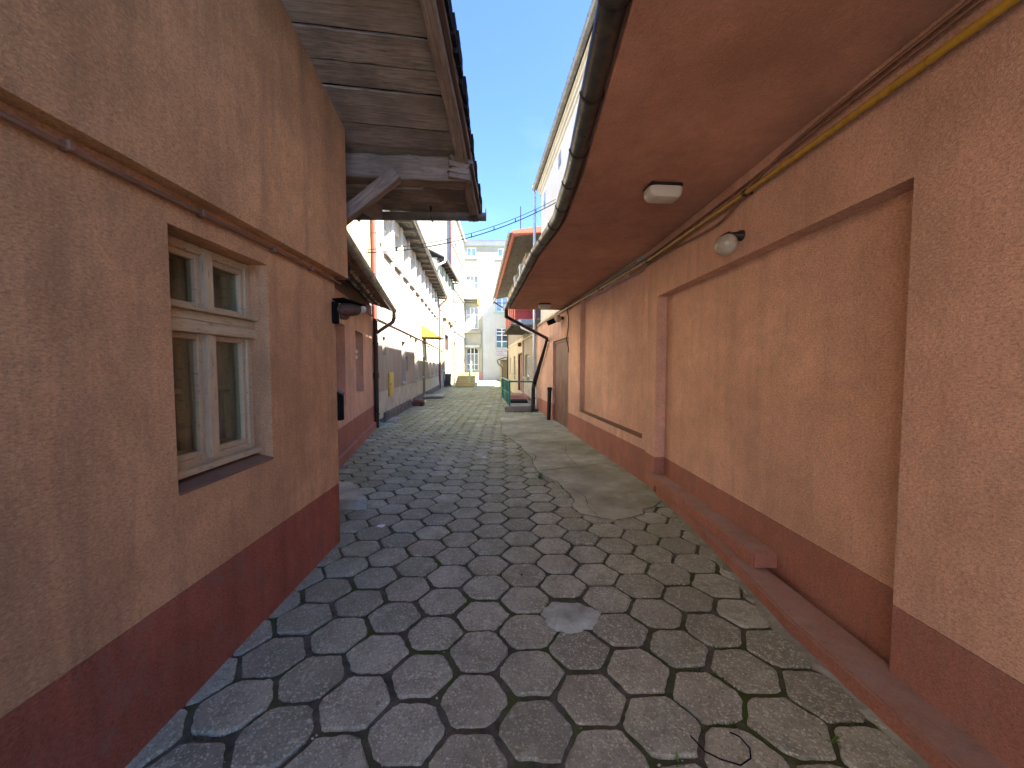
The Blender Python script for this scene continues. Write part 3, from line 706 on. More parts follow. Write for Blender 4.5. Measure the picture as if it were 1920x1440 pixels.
for row in range(4):
    for k in range(32):
        y = -3.1 + k * .21; x1 = .56 - row * .25; z1 = 3.225 + (.5 - x1) * sl + .012 + row * .002
        if tm is None:
            t = MB(); n = 8
            for e in (0, -.4):
                for w in (0, .018):
                    for j in range(n + 1): t.v.append((e, .225 * j / n, -e * sl + .034 * math.sin(j / n * 2 * math.pi) - w))
            q = n + 1
            for j in range(n):
                t.f += [(j, j + 1, 2 * q + j + 1, 2 * q + j), (q + j, 3 * q + j, 3 * q + j + 1, q + j + 1), (j, q + j, q + j + 1, j + 1), (2 * q + j, 2 * q + j + 1, 3 * q + j + 1, 3 * q + j)]
            o = t.done('roof_tile', 'tile', roofA, smooth=True); tm = o.data
        else:
            o = bpy.data.objects.new('roof_tile', tm); COL.objects.link(o); o.parent = roofA
        rr = random.Random(k * 7 + row); o.location = (x1 + rr.uniform(-.02, .02), y, z1 + rr.uniform(-.008, .01)); o.rotation_euler = (0, 0, rr.uniform(-.03, .03))
for row in range(1, 4):
    rr = random.Random(row); x1 = .565 - row * .25; z1 = 3.225 + (.5 - x1) * sl + .012 + row * .002 - .05; y = -2.9
    while y < 3.3:
        ln = rr.uniform(.12, .5); n = 8
        MB().tube([(x1 + rr.uniform(-.008, .008), y + ln * k / n, z1 - .004 + .034 * math.sin(((y + ln * k / n + 3.1) % .21) / .225 * 2 * math.pi)) for k in range(n + 1)], rr.uniform(.016, .026), 6).done('mortar_bedding', 'mortarpale', roofA, smooth=True); y += ln + rr.uniform(.05, .3)
m = MB(); m.gutter([(.615, -3.2, 3.20), (.615, 3.5, 3.19)], .07); gA = m.done('gutter', 'gutter_zinc', A, smooth=True)
m = MB()
for y in (-.6, .4, 1.5, 2.5, 3.2): MB().gutter([(.615, y, 3.198), (.615, y + .02, 3.198)], .076).done('gutter_bracket', 'gutter_dark', gA)
m.tube([(.615, 3.42, 3.14), (.615, 3.43, 2.98), (.57, 3.5, 2.88), (.22, 3.95, 2.72), (.08, 4.02, 2.62)], .05, 10)
m.done('gutter_outlet', 'gutter_zinc', gA, smooth=True)
m = MB()
for dx in (0, .03): m.tube([(.02 + dx, y, 3.02 + .02 * math.sin(y * 2 + dx * 40)) for y in [-3 + .5 * k for k in range(15)]], .008, 6)
m.done('facade_cable', 'cable', A, smooth=True)
# downpipe in the corner, lower half coloured dark to stand for shade
d = MB(); DP = (-3.6, 10.36)
d.tube([(*DP, -.02), (*DP, 3.0)], .062, 12)
dp = tag(d.done('downpipe', 'downpipe', smooth=True), 'lower half, coloured as in shade, of the corner downpipe beside the pink annex', 'downpipe')
for z, h in ((.35, .055), (1.36, .17), (2.3, .055)): MB().lathe([(.062, 0), (.078, .005), (.078, h - .005), (.062, h)], (*DP, z), 14).done('collar', 'downpipe', dp, smooth=True)
d = MB(); d.tube([(*DP, 3.005), (*DP, 6.8)], .06, 12)
dp = tag(d.done('downpipe', 'brownpipe', smooth=True), 'bright red upper downpipe between yellow wall and white wall', 'downpipe')
for z in (4.0, 5.3): MB().lathe([(.06, 0), (.07, .005), (.07, .04), (.06, .045)], (*DP, z), 14).done('collar', 'brownpipe', dp, smooth=True)
# street lamp head on the corner of the near house
lamp = thing('wall_lamp', 'dark bracket lamp with pale glass front on the corner of the left house', 'lamp', (XL + .005, 3.54, 2.2), R(-24))
TLm = Matrix.Rotation(R(-82), 4, 'X')
MB().lathe([(0, -.02), (.05, 0), (.075, .05), (.08, .14), (.072, .2), (.066, .2), (.06, .17)], (.05, .02, .03), 16, TLm @ Matrix.Scale(.8, 4, (0, 1, 0))).done('housing', 'darkwood', lamp, smooth=True)
MB().lathe([(.064, 0), (.062, .05), (.046, .095), (.02, .118), (0, .122)], (.05, .215, .058), 16, TLm @ Matrix.Scale(.8, 4, (0, 1, 0))).done('lens', 'opal', lamp, smooth=True)
m = MB(); m.box((-.035, -.02, .105), (.15, .25, .118), lambda x, y, z: (x, y, z + .03 - 2.2 * (x - .055) ** 2 - y * .10)); m.done('cowl', 'black', lamp, bevel=.004)
MB().box((-.015, -.03, -.10), (.035, .035, .10)).done('bracket', 'black', lamp, bevel=.006)
MB().lathe([(.0, 0), (.03, .015), (.034, .06), (.02, .09), (0, .095)], (.03, .05, -.03), 12, TLm).done('gear_box', 'browndirt', lamp, smooth=True)
mb_ = thing('mailbox', 'flat black mailbox on the end of the left house near the ground', 'mailbox', (-1.60, YE + .05, 1.18))
m = MB(); m.prism([(-.2, 0), (.016, 0), (.016, .25), (-.2, .36)], -.045, .02, lambda x, y, z: (x, z, y)); m.done('box', 'black', mb_, bevel=.006)
m = MB(); m.prism([(-.2, .362), (.022, .25), (.022, .26), (-.2, .372)], -.05, .028, lambda x, y, z: (x, z, y)); m.done('lid', 'blackpipe', mb_)
m = MB(); m.prism([(-2.45, 4.37), (-1.66, 4.39), (-2.12, 5.08), (-2.6, 5.08)], -.03, .125); tag(m.done('door_step', 'step', bevel=.012), 'low grey concrete step beside the corner of the near left house', 'step')

# unseen pale house, added to bounce sunlight into the alley
Yd = thing('bounce_yard_house', 'added unseen pale house beside the yard, bouncing sunlight into the alley', 'house')
MB().box((-9, -16, -.04), (-2.3, -2.42, 6.2)).done('wall', 'grey', Yd); MB().prism([(-9.2, 6.2), (-2.0, 6.2), (-5.6, 8.6)], -16.2, -2.42, lambda x, z, y: (x, y, z)).done('roof', 'slate', Yd)

# ================================================================== LONG WHITE AND GREY FACADE (left, mid)
BX = (-3.7, 11, 0)
B = thing('long_house', 'long two storey house with white upper wall and dark timber eaves on the left', 'house', BX, TH)
bays = [.2 + 1.52 * k for k in range(11)]
low = [(.3, .68, 2.05, 2.6, .2, True), (3.23, 3.98, 1.08, 2.66, .25, True), (4.05, 4.45, 1.52, 2.1, .15, True), (5.0, 5.45, 2.72, 3.0, .2, True), (6.25, 7.15, 1.05, 2.98, .25, True),
       (8.75, 9.85, .18, 2.99, .06, True), (11.1, 11.9, 1.14, 2.95, .22, True), (12.8, 13.6, 1.14, 2.95, .22, True), (15.2, 16.0, 1.2, 2.95, .22, True)]
m = MB(); wall(m, TLo, -.55, 17.55, .96, 3.03, low); m.done('wall', 'greybeige', B)
m = MB(); wall(m, TLo, -.55, 17.55, .16, .958, low); m.done('plinth', 'whitewash', B)
for a, b in ((.3, 4.9), (5.6, 8.7), (9.95, 17.5)):
    m = MB(); m.box((-.1, a, -.04), (.07, b, .3)); m.done('base_course', 'darkbase', B, bevel=.012)
m = MB(); m.box((-.02, -.55, 3.035), (.05, 17.55, 3.09)); m.done('string_course', 'greybeige', B, bevel=.008)
up = [(b + .42, b + 1.30, 5.2, 6.45, .16, True) for b in bays]
m = MB(); wall(m, TLo, -.55, 17.55, 3.085, 6.88, up)
m.quad((0, 17.55, 0), (-8, 17.55, 0), (-8, 17.55, 6.88), (0, 17.55, 6.88)); m.quad((0, -.55, 0), (-8, -.55, 0), (-8, -.55, 6.88), (0, -.55, 6.88)); m.done('upper_wall', 'white', B)
for b in bays:
    m = MB(); m.box((0, b + .34, 5.12), (.10, b + 1.38, 5.195)); m.done('sill', 'darkbase', B)  # sill shadow put into the dark colour
    m = MB(); m.box((.0, b - .13, 5.3), (.085, b + .13, 6.84)); m.done('pilaster', 'white', B, bevel=.01)
    window(B, TLo, b + .44, b + 1.28, 5.22, 6.43, .12, 2, (0, .7), 'panegrey', bars=.02, fw=.05)
for (a, b, c, d, e, f) in low:
    if c > .5 and b - a > .5: window(B, TLo, a + .02, b - .02, c + .02, d - .02, .18, 2, (0, .65), 'panegrey', fw=.06, sill=.10, bars=.025)
    elif c > .5: wbox(MB(), TLo, a + .02, b - .02, c + .02, d - .02, .12, .14).done('vent', 'pane', B)
m = MB(); wbox(m, TLo, 8.76, 9.84, .19, 2.98, .012, .058); dr = m.done('door', 'greendoor', B)
for z0, z1 in ((.3, 1.1), (1.2, 2.1)):
    for a in (8.85, 9.35): wbox(MB(), TLo, a, a + .4, z0, z1, .0, .011).done('door_panel', 'greendoor', dr, bevel=.008)
wbox(MB(), TLo, 8.8, 9.8, 2.2, 2.9, .0, .011).done('fanlight', 'palegreen', dr); MB().box((-.0, 8.9, 1.1), (.05, 8.98, 1.16)).done('handle', 'pvc', dr, bevel=.01)
m = MB(); m.quad((-1.2, -.6, 7.5), (.56, -.6, 6.93), (.56, 17.6, 6.93), (-1.2, 17.6, 7.5)); m.quad((-1.2, -.6, 7.54), (-1.2, 17.6, 7.54), (.56, 17.6, 6.99), (.56, -.6, 6.99))
m.quad((-1.2, -.6, 7.54), (-8, -.6, 9.6), (-8, 17.6, 9.6), (-1.2, 17.6, 7.54)); m.quad((.56, -.6, 6.93), (.56, 17.6, 6.93), (.56, 17.6, 6.99), (.56, -.6, 6.99))
roofB = m.done('roof', 'greywood', B)
for k, y in enumerate([-.35 + .945 * j for j in range(20)]):
    solid_bar((-.05, y, 6.86), (.53, y, 6.84), .12, .13, 'rafter', 'greywood', roofB, seg=2, jit=.004, seed=k + 300)
for k in range(3):
    solid_bar((.09 + .17 * k, -.55, 6.925 - k * .004), (.09 + .17 * k, 17.5, 6.925 - k * .004), .155, .02, 'soffit_board', 'greywood', roofB, seg=20, seed=k + 350)
m = MB(); m.gutter([(.62, -.6, 6.97), (.62, 17.6, 6.95)], .07); gB = m.done('gutter', 'gutter_zinc', B, smooth=True)
m = MB(); m.tube([(.62, 17.45, 6.9), (.58, 17.47, 6.7), (.14, 17.5, 6.3), (.1, 17.5, 6.1), (.1, 17.5, 3.0)], .055, 10); m.tube([(.1, 17.5, 3.0), (.1, 17.5, -.02)], .058, 10)
dp = tag(m.done('downpipe', 'brownpipe', smooth=True), 'long red brown downpipe at the far end of the white and grey facade', 'downpipe'); dp.location = BX; dp.rotation_euler = (0, 0, TH)
for z in (.9, 3.1, 4.6): MB().lathe([(.055, 0), (.07, .005), (.07, .05), (.055, .055)], (.1, 17.5, z), 12).done('collar', 'brownpipe', dp, smooth=True)
def onB(o): o.location = BX; o.rotation_euler = (0, 0, TH); return o
m = MB(); m.box((.0, .95, .74), (.05, 1.55, 1.50)); o = m.done('gas_cabinet', 'gasbox', bevel=.008); onB(tag(o, 'yellow metal gas cabinet on the grey lower wall', 'cabinet'))
MB().box((.05, .99, .78), (.058, 1.51, 1.46)).done('cabinet_door', 'gasbox', o, bevel=.004)
m = MB(); m.box((.055, 1.02, 1.10), (.07, 1.06, 1.16)); m.done('lock', 'black', o)
aw = onB(thing('awning', 'small orange awning over the green door of the long house', 'awning', BX, TH))
m = MB(); m.prism([(0, 3.24), (.95, 3.22), (0, 3.86)], 8.55, 8.57, lambda x, y, z: (x, z, y)); m.done('side_panel', 'orange', aw); m = MB(); m.prism([(0, 3.24), (.95, 3.22), (0, 3.86)], 10.1, 10.12, lambda x, y, z: (x, z, y)); m.done('side_panel', 'orange', aw)
m = MB(); m.quad((0, 8.56, 3.86), (.96, 8.56, 3.22), (.96, 10.11, 3.22), (0, 10.11, 3.86)); m.quad((0, 8.56, 3.875), (0, 10.11, 3.875), (.96, 10.11, 3.235), (.96, 8.56, 3.235)); m.done('canvas', 'orange', aw)
m = MB(); m.tube([(0, 8.55, 3.22), (.97, 8.55, 3.21), (.97, 10.12, 3.21), (0, 10.12, 3.22)], .018, 6); m.done('frame', 'browndirt', aw)
m = MB(); m.box((.07, 4.95, -.03), (.52, 5.55, .21)); o = tag(m.done('door_step', 'redbrick', bevel=.015), 'short dark red brick step against the grey facade', 'step'); onB(o)
m = MB(); m.tube([(.42, 4.93, .03), (.42, 4.87, .03), (.42, 4.84, .08), (.42, 4.87, .12), (.42, 4.92, .10)], .012, 6); o = tag(m.done('boot_scraper', 'black', smooth=True), 'small black hooked iron scraper at the foot of the brick step', 'scraper'); onB(o)
m = MB(); m.box((.02, 8.5, .08), (1.05, 10.0, .15)); o = tag(m.done('door_step', 'step', bevel=.012), 'wide pale slab step below the green door', 'step'); onB(o)
MB().box((.06, 8.56, -.03), (.98, 9.9, .078)).done('riser', 'stone', o)
m = MB(); m.box((.02, .3, -.03), (.36, 1.5, .045)); o = tag(m.done('kerb_slab', 'stone', bevel=.012), 'low stone slab on the paving beside the lower half of the corner downpipe', 'slab'); onB(o)
for off, zz, rad, a0, a1, lab in ((.07, 3.14, .014, -.4, 17.2, 'black cable running along the ledge of the long house'), (.05, 3.34, .008, -.4, 9.0, 'thin drooping cable above the ledge of the long house')):
    m = MB(); n = 40; m.tube([(off, a0 + (a1 - a0) * k / n, zz + (.05 * math.sin(k * .9) if rad < .01 else .012 * math.sin(k * 1.3)) + (.12 * math.exp(-((k - 18) / 2.) ** 2) if rad > .01 else 0)) for k in range(n + 1)], rad, 6)
    onB(tag(m.done('facade_cable', 'black', smooth=True), lab, 'cable'))
for k, (y, dz) in enumerate(((.9, 1.3), (1.05, 1.5), (4.3, .6))):
    pass

# yellow house behind the annex
Yh = thing('yellow_house', 'plain yellow wall of a taller house rising behind the pink annex', 'house', BX, TH)
MB().box((-7, -5.2, 0), (-.05, -.56, 7.6)).done('wall', 'yellow', Yh)
MB().box((-7.2, -5.4, 7.6), (.2, -.6, 7.75)).done('cornice', 'slate', Yh)

# ================================================================== FAR LEFT: narrow house, tall tenement wing
F4 = thing('narrow_house', 'narrow yellow grey house with small dark eaves beyond the long house', 'house')
TX = lambda x0: (lambda u, v, w: (x0 - w, u, v))
T4 = TX(-5.2)
ops = [(29.6, 30.3, 6.2, 7.9, .2, True), (31.4, 32.1, 6.2, 7.9, .2, True), (33.2, 33.9, 6.2, 7.9, .2, True), (29.8, 30.7, 1.4, 3.0, .2, True), (32.4, 33.3, 1.4, 3.4, .2, True), (30.4, 31.0, 4.1, 4.9, .2, True)]
m = MB(); wall(m, T4, 28.42, 36.48, 0, 9.85, ops); m.quad((-5.2, 28.42, 0), (-12, 28.42, 0), (-12, 28.42, 9.85), (-5.2, 28.42, 9.85)); m.done('wall', 'yellowgrey', F4)
for y in (28.5, 30.75, 32.55, 34.4, 35.9):
    MB().box((-5.2, y, .5), (-5.1, y + .3, 9.7)).done('pilaster', 'yellowgrey', F4, bevel=.01)
for a, b, c, d, e, f in ops: window(F4, T4, a + .02, b - .02, c + .02, d - .02, .14, 1 if b - a < .8 else 2, (0, .6), 'panegrey', fw=.06, bars=.02, sill=.08)
m = MB(); m.quad((-4.62, 28.3, 9.78), (-4.62, 36.6, 9.78), (-7.5, 36.6, 11.2), (-7.5, 28.3, 11.2)); m.quad((-4.62, 28.3, 9.86), (-7.5, 28.3, 11.28), (-7.5, 36.6, 11.28), (-4.62, 36.6, 9.86))
m.quad((-4.62, 28.3, 9.78), (-7.5, 28.3, 11.2), (-7.5, 28.3, 11.28), (-4.62, 28.3, 9.86)); m.quad((-4.62, 28.3, 9.78), (-4.62, 28.3, 9.86), (-4.62, 36.6, 9.86), (-4.62, 36.6, 9.78)); r4 = m.done('roof', 'slate', F4)
for k in range(9): solid_bar((-5.25, 28.5 + k, 9.72), (-4.66, 28.5 + k, 9.70), .12, .12, 'rafter', 'darkwood', r4, seg=2, seed=k + 500)
m = MB(); m.gutter([(-4.55, 28.2, 9.8), (-4.55, 36.5, 9.76)], .08); g4 = m.done('gutter', 'gutter_zinc', F4, smooth=True)
m = MB(); m.tube([(-4.55, 28.3, 9.76), (-4.6, 28.2, 9.45), (-5.1, 28.15, 9.2), (-5.75, 28.15, 9.05)], .075, 8); m.done('gutter_outlet', 'pvc', g4, smooth=True)
m = MB(); m.tube([(-5.08, 36.2, 9.7), (-5.08, 36.2, 0)], .07, 8); tag(m.done('downpipe', 'gutter_dark', smooth=True), 'dark grey vertical downpipe between narrow house and tall white wing', 'downpipe')
for y, z in ((31.0, 5.45), (33.4, 5.4), (34.6, 5.3)):
    o = thing('flower_box', {31.0: 'nearest dark flower box on the narrow yellow grey house', 33.4: 'middle dark flower box on the narrow yellow grey house', 34.6: 'farthest dark flower box on the narrow yellow grey house'}[y], 'flower box', (-5.2, y, z), group='flower boxes on the narrow house')
    MB().box((0, -.3, 0), (.22, .3, .2)).done('box', 'blackpipe', o)
    m = MB(); rr = random.Random(int(y * 10))
    for k in range(40):
        p = Vector((rr.uniform(0, .24), rr.uniform(-.32, .32), rr.uniform(.16, .42))); a = Vector((rr.uniform(-1, 1), rr.uniform(-1, 1), rr.uniform(-1, 1))) * .06; b = Vector((rr.uniform(-1, 1), rr.uniform(-1, 1), rr.uniform(-1, 1))) * .06
        m.quad(p, p + a, p + a + b, p + b)
    structure(m.done('plants', 'plant', o), 'stuff')
m = MB(); m.box((-5.19, 30.95, 3.1), (-5.02, 31.0, 4.3)); m.box((-5.19, 32.2, 3.1), (-5.02, 32.25, 4.3)); m.box((-5.19, 30.9, 4.25), (-4.98, 32.3, 4.33)); tag(m.done('sign_bracket', 'darkwood'), 'dark wooden bracket frame on the narrow yellow grey house', 'bracket')

F5 = thing('tall_wing', 'tall bright white tenement wing rising behind the narrow house', 'building')
T5 = TX(-5.25); w5 = [(y, y + 1.1, z, z + 2.0, .2, True) for y in (38.2, 41.0, 43.8) for z in (2.0, 6.4, 10.4, 14.2)]
m = MB(); wall(m, T5, 36.5, 47, 0, 16.9, w5); m.done('wall', 'tenement', F5)
m = MB(); m.quad((-5.25, 36.5, 0), (-5.25, 36.5, 16.9), (-16, 36.5, 16.9), (-16, 36.5, 0)); m.done('end_wall', 'tenement', F5)
m = MB(); m.box((-16, 36.3, 16.9), (-5.0, 47, 17.15)); m.box((-16, 36.35, 17.15), (-5.05, 47, 17.3)); m.done('cornice', 'grey', F5)
for a, b, c, d, e, f in w5: window(F5, T5, a + .02, b - .02, c + .02, d - .02, .15, 2, (0, .65), 'pane', fw=.07, bars=.03, sill=.12)
for z in (5.2, 9.4, 13.4): MB().box((-5.25, 36.5, z), (-5.15, 47, z + .14)).done('string_course', 'tenement', F5)
m = MB(); m.tube([(-5.32, 36.4, 16.8), (-5.32, 36.4, 0)], .08, 8); tag(m.done('downpipe', 'brownpipe', smooth=True), 'thin red downpipe on the corner of the tall white wing', 'downpipe')

# far tenement closing the alley
F6 = thing('end_tenement', 'four storey pale yellow tenement closing the far end of the alley', 'building')
YF = 47.0; TF = lambda u, v, w: (u, YF + w, v)
w6 = [(-4.98, -3.75, 15.25, 16.45, .2, True), (-1.1, .15, 15.15, 16.35, .2, True), (2.8, 4.0, 15.2, 16.4, .2, True), (-5.1, -3.5, 10.3, 13.0, .25, True), (-5.1, -3.5, 6.36, 9.1, .25, True), (-5.1, -3.5, 1.15, 4.1, .35, True),
      (-1.35, .2, 8.5, 11.2, .25, True), (-1.35, .15, 3.95, 6.5, .25, True), (2.6, 4.1, 8.5, 11.2, .25, True)]
m = MB(); wall(m, TF, -6, -2.95, 1.02, 16.6, w6); m.done('wall', 'tenement', F6)
m = MB(); wall(m, TF, -2.95, 9, 1.12, 13.6, w6); m.done('wall', 'grey', F6)
m = MB(); wall(m, TF, -2.95, 9, 13.602, 16.6, w6); m.done('upper_wall', 'tenement', F6)
m = MB(); m.box((-2.95, YF - .08, -.04), (9, YF + .3, 1.118)); m.done('plinth', 'grey', F6, bevel=.01)
m = MB(); m.box((-6, YF - .06, -.04), (-2.955, YF + .3, 1.018)); m.done('plinth', 'pinkpatch', F6, bevel=.01)
m = MB(); m.box((-6, YF - .25, 16.6), (9, YF + 6, 17.0)); m.box((-6, YF - .4, 17.0), (9, YF + 6, 17.15)); m.done('cornice', 'grey', F6)
m = MB(); m.prism([(YF - .5, 17.15), (YF + 6, 17.15), (YF + 6, 19.3)], -6, 9, lambda y, z, x: (x, y, z)); m.done('roof', 'brownpipe', F6)
def arched(u0, u1, v0, v1, rise, mat, pn, nx=3, rows=(0, .66), bars=.05):
    o = window(F6, TF, u0, u1, v0, v1, .16, nx, rows, pn, fw=.09, bars=bars)
    m = MB(); n = 10; prev = None                                    # segmental head: wall infill above the arch
    for k in range(n + 1):
        t = k / n; u = u0 - .03 + (u1 - u0 + .06) * t; z = v1 - rise + rise * (1 - (2 * t - 1) ** 2)
        if prev:
            m.quad((prev[0], YF - .006, prev[1]), (u, YF - .006, z), (u, YF - .006, v1 + .14), (prev[0], YF - .006, v1 + .14))
            m.quad((prev[0], YF - .006, prev[1]), (u, YF - .006, z), (u, YF + .16, z), (prev[0], YF + .16, prev[1]))
        prev = (u, z)
    m.done('arch', mat, F6); return o
window(F6, TF, -4.96, -3.77, 15.27, 16.43, .12, 2, (0,), 'paneblue', fw=.12, bars=.09); MB().box((-5.15, YF - .14, 15.0), (-3.5, YF, 15.2)).done('sill', 'grey', F6, bevel=.01)
window(F6, TF, -1.08, .13, 15.17, 16.33, .12, 2, (0,), 'paneblue', fw=.12, bars=.09); MB().box((-1.3, YF - .14, 14.92), (.3, YF, 15.1)).done('sill', 'grey', F6, bevel=.01)
arched(-5.05, -3.53, 10.32, 12.98, .3, 'tenement', 'panegrey'); arched(-5.05, -3.53, 6.4, 9.06, .25, 'tenement', 'panegrey')
door = arched(-5.05, -3.53, 1.2, 4.08, .5, 'tenement', 'pane', 3, (0, .26, .72))
m = MB()
for k in range(16):
    u = -4.93 + k * .085; m.tube([(u, YF + .13, 1.3), (u, YF + .13, 3.3)], .012, 4)
m.done('bars', 'whiteframe', door)
window(F6, TF, -1.3, .15, 8.55, 11.15, .14, 2, (0, .68), 'paneblue', fw=.1, bars=.07); MB().box((-1.65, YF - .16, 8.32), (.4, YF, 8.49)).done('sill', 'palegreen', F6, bevel=.01)
arched(-1.33, .13, 3.98, 6.46, .18, 'grey', 'pane', 2, (0, .34, .66, .84), .06)
for u0 in (-1.2, -.5): wbox(MB(), TF, u0, u0 + .55, 4.05, 4.78, .165, .19).done('window_plant', 'panegreen', F6)
MB().box((-5.25, YF - .6, 5.85), (-3.2, YF, 6.1)).done('cornice_slab', 'tenement', F6, bevel=.02)
MB().box((-5.25, YF - .22, 4.35), (-3.2, YF, 5.85)).done('frieze', 'tenement', F6, bevel=.02)
m = MB(); m.prism([(-5.2, 4.05), (-3.35, 4.05), (-3.35, 4.35), (-5.2, 4.35)], YF - .5, YF, lambda x, z, y: (x, y, z)); m.done('door_hood', 'grey', F6, bevel=.02)
for u in (-5.24, -3.3): MB().box((u, YF - .12, 1.02), (u + .22, YF, 4.04)).done('pilaster', 'tenement', F6, bevel=.01)
bal = thing('balcony', 'pale green railed balcony under the upper arched window of the far tenement', 'balcony', (0, 0, 0))
m = MB(); m.box((-5.25, YF - 1.1, 9.9), (-3.55, YF, 10.1)); m.done('floor_slab', 'tenement', bal, bevel=.01)
m = MB(); m.box((-3.55, YF - 1.05, 9.3), (-3.4, YF, 10.15)); m.done('side_wall', 'gasbox', bal)
m = MB()
m.tube([(-5.2, YF - 1.05, 11.15), (-3.6, YF - 1.05, 11.15), (-3.6, YF, 11.15)], .03, 6); m.tube([(-5.2, YF - 1.05, 10.2), (-3.6, YF - 1.05, 10.2)], .025, 6); m.done('rail', 'palegreen', bal)
for k in range(13):
    m = MB(); m.box((-5.18 + k * .13, YF - 1.065, 10.1), (-5.10 + k * .13, YF - 1.04, 11.13)); m.done('baluster', 'palegreen', bal)
# wing closing the yard on the right, mostly behind the red eaves
Wg = thing('yard_wing', 'plain grey wing of the far tenement half hidden behind the red eaved house', 'building')
MB().box((.75, 43.6, 0), (9, 46.98, 12.2)).done('wall', 'grey', Wg); MB().box((.6, 43.4, 12.2), (9, 47, 12.4)).done('cornice', 'grey', Wg)

# stairs, railing, ladder, bin
st = thing('stairs', 'sunlit yellow painted concrete stairs with a green handrail at the far end', 'stairs')
for k in range(6): MB().box((-4.25, 30.4 + .42 * k, -.03), (-2.72, 36.3, .18 * (k + 1))).done('step', 'stairyellow', st, bevel=.01) if k == 5 else MB().box((-4.25 + .001 * k, 30.4 + .42 * k, .18 * k - (.03 if k == 0 else 0)), (-2.72 - .001 * k, 30.4 + .42 * (k + 1), .18 * (k + 1))).done('step', 'stairyellow', st, bevel=.01)
m = MB(); m.box((-2.72, 30.4, -.03), (-2.58, 36.3, .3)); m.done('side_wall', 'stairyellow', st, bevel=.01)
m = MB(); m.box((-4.24, 30.83, -.03), (-2.73, 32.4, .17)); m.box((-4.23, 31.25, .1), (-2.74, 32.45, .5)); m.done('base', 'stairyellow', st)
hr = MB(); hr.tube([(-3.1, 31.0, .36), (-3.1, 31.0, 1.35), (-3.1, 32.9, 2.15), (-3.1, 32.9, 1.1)], .03, 6)
for k in range(5): hr.tube([(-3.1, 31.3 + .36 * k, .5 + .155 * k), (-3.1, 31.3 + .36 * k, 1.47 + .155 * k)], .02, 6)
hr.done('handrail', 'palegreen', st, smooth=True)
MB().box((-3.18, 32.6, 1.15), (-3.02, 32.64, 1.9)).done('handrail_panel', 'palegreen', st)
la = thing('ladder', 'dark wooden ladder leaning beside the arched doorway', 'ladder')
m = MB()
P0, P1 = Vector((-3.85, 33.6, 1.08)), Vector((-4.75, 35.9, 4.2)); sd_ = Vector((.24, .1, 0))
for s in (-1, 1): MB().tube([P0 + sd_ * s, P1 + sd_ * s], .035, 6).done('rail', 'darkwood', la)
for k in range(1, 11):
    c = P0 + (P1 - P0) * k / 11; MB().tube([c - sd_, c + sd_], .025, 6).done('rung', 'darkwood', la)
bn = thing('wheelie_bin', 'grey wheelie bin with a brown lid by the yellow stairs', 'bin', (-4.95, 31.4, 0), R(4))
m = MB(); c = [(-.27, -.32), (.27, -.32), (.27, .32), (-.27, .32)]
m.v = [(x * .84, y * .84, .06) for x, y in c] + [(x, y, .98) for x, y in c]; m.f = [(3, 2, 1, 0), (4, 5, 6, 7)] + [(k, (k + 1) % 4, 4 + (k + 1) % 4, 4 + k) for k in range(4)]
bo = m.done('body', 'binplastic', bn, bevel=.03, seg=2)
MB().box((-.30, -.35, .93), (.30, .36, .99)).done('rim', 'binplastic', bn, bevel=.012)
m = MB(); m.prism([(-.37, .99), (.34, .99), (.38, 1.05), (.3, 1.10), (-.3, 1.07)], -.31, .31, lambda y, z, x: (x, y, z)); m.done('lid', 'binlid', bn, bevel=.015)
for x in (-.25, .25): MB().lathe([(0, -.03), (.1, -.03), (.1, .03), (0, .03)], (x, .28, .1), 14, Matrix.Rotation(R(90), 4, 'Y')).done('wheel', 'black', bn)
MB().tube([(-.22, .4, 1.0), (.22, .4, 1.0)], .02, 6).done('handle', 'binplastic', bn)

# ================================================================== RIGHT: long pink wall with canopy
RX = (2.0, 5.3, 0)
Hr = thing('pink_wall_house', 'long salmon roughcast ground floor on the right with recessed panels and canopy', 'house')
TN = lambda u, v, w: (2.0 + w, u, v)
TR = lambda u, v, w: (w, u, v)
rec = [(1.85, 4.98, -.04, 2.63, .135, True)]
m = MB(); wall(m, TN, -2.4, 5.3, .47, 3.34, rec); m.done('wall', 'pink_right', Hr)
m = MB(); wall(m, TN, -2.4, 5.3, -.04, .468, rec); m.done('plinth', 'red_right', Hr)
far_o = lambda o: (setattr(o, 'location', RX), setattr(o, 'rotation_euler', (0, 0, TH)), o)[2]
DO = (4.52, 6.5, -.04, 2.48, .07, False); rec2 = [(.12, 3.44, .66, 3.40, .105, True), DO]
m = MB(); wall(m, TR, 0, 9.45, .488, 3.30, rec2); m.quad((0, 9.45, .488), (3, 9.45, .488), (3, 9.45, 3.3), (0, 9.45, 3.3)); far_o(m.done('wall', 'pink_right', Hr))
m = MB(); wall(m, TR, 0, 9.45, -.04, .486, rec2); m.quad((0, 9.45, -.04), (3, 9.45, -.04), (3, 9.45, .486), (0, 9.45, .486)); far_o(m.done('plinth', 'red_right', Hr))
m = MB(); m.quad((-.004, .12, .664), (.105, .12, .668), (.105, 3.44, .668), (-.004, 3.44, .664)); m.quad((-.004, .12, .64), (-.004, 3.44, .64), (-.004, 3.44, .664), (-.004, .12, .664)); far_o(m.done('recess_sill', 'sill_dirty', Hr))
# base ledge and sill beam in front of the near recess
LG = [(2.06, -2.4), (1.785, -2.4), (1.79, 2.3), (1.865, 2.97), (1.95, 3.9), (1.99, 4.9), (2.06, 4.9)]
m = MB(); m.prism(LG[::-1], -.04, .105); m.done('base_ledge', 'red_right', Hr, bevel=.012, seg=2)
m = MB(); m.prism([(2.14, 2.84), (2.14, 5.2), (1.955, 5.2), (1.935, 2.84)][::-1], .107, .235); m.done('sill_beam', 'red_right', Hr, bevel=.012, seg=2)
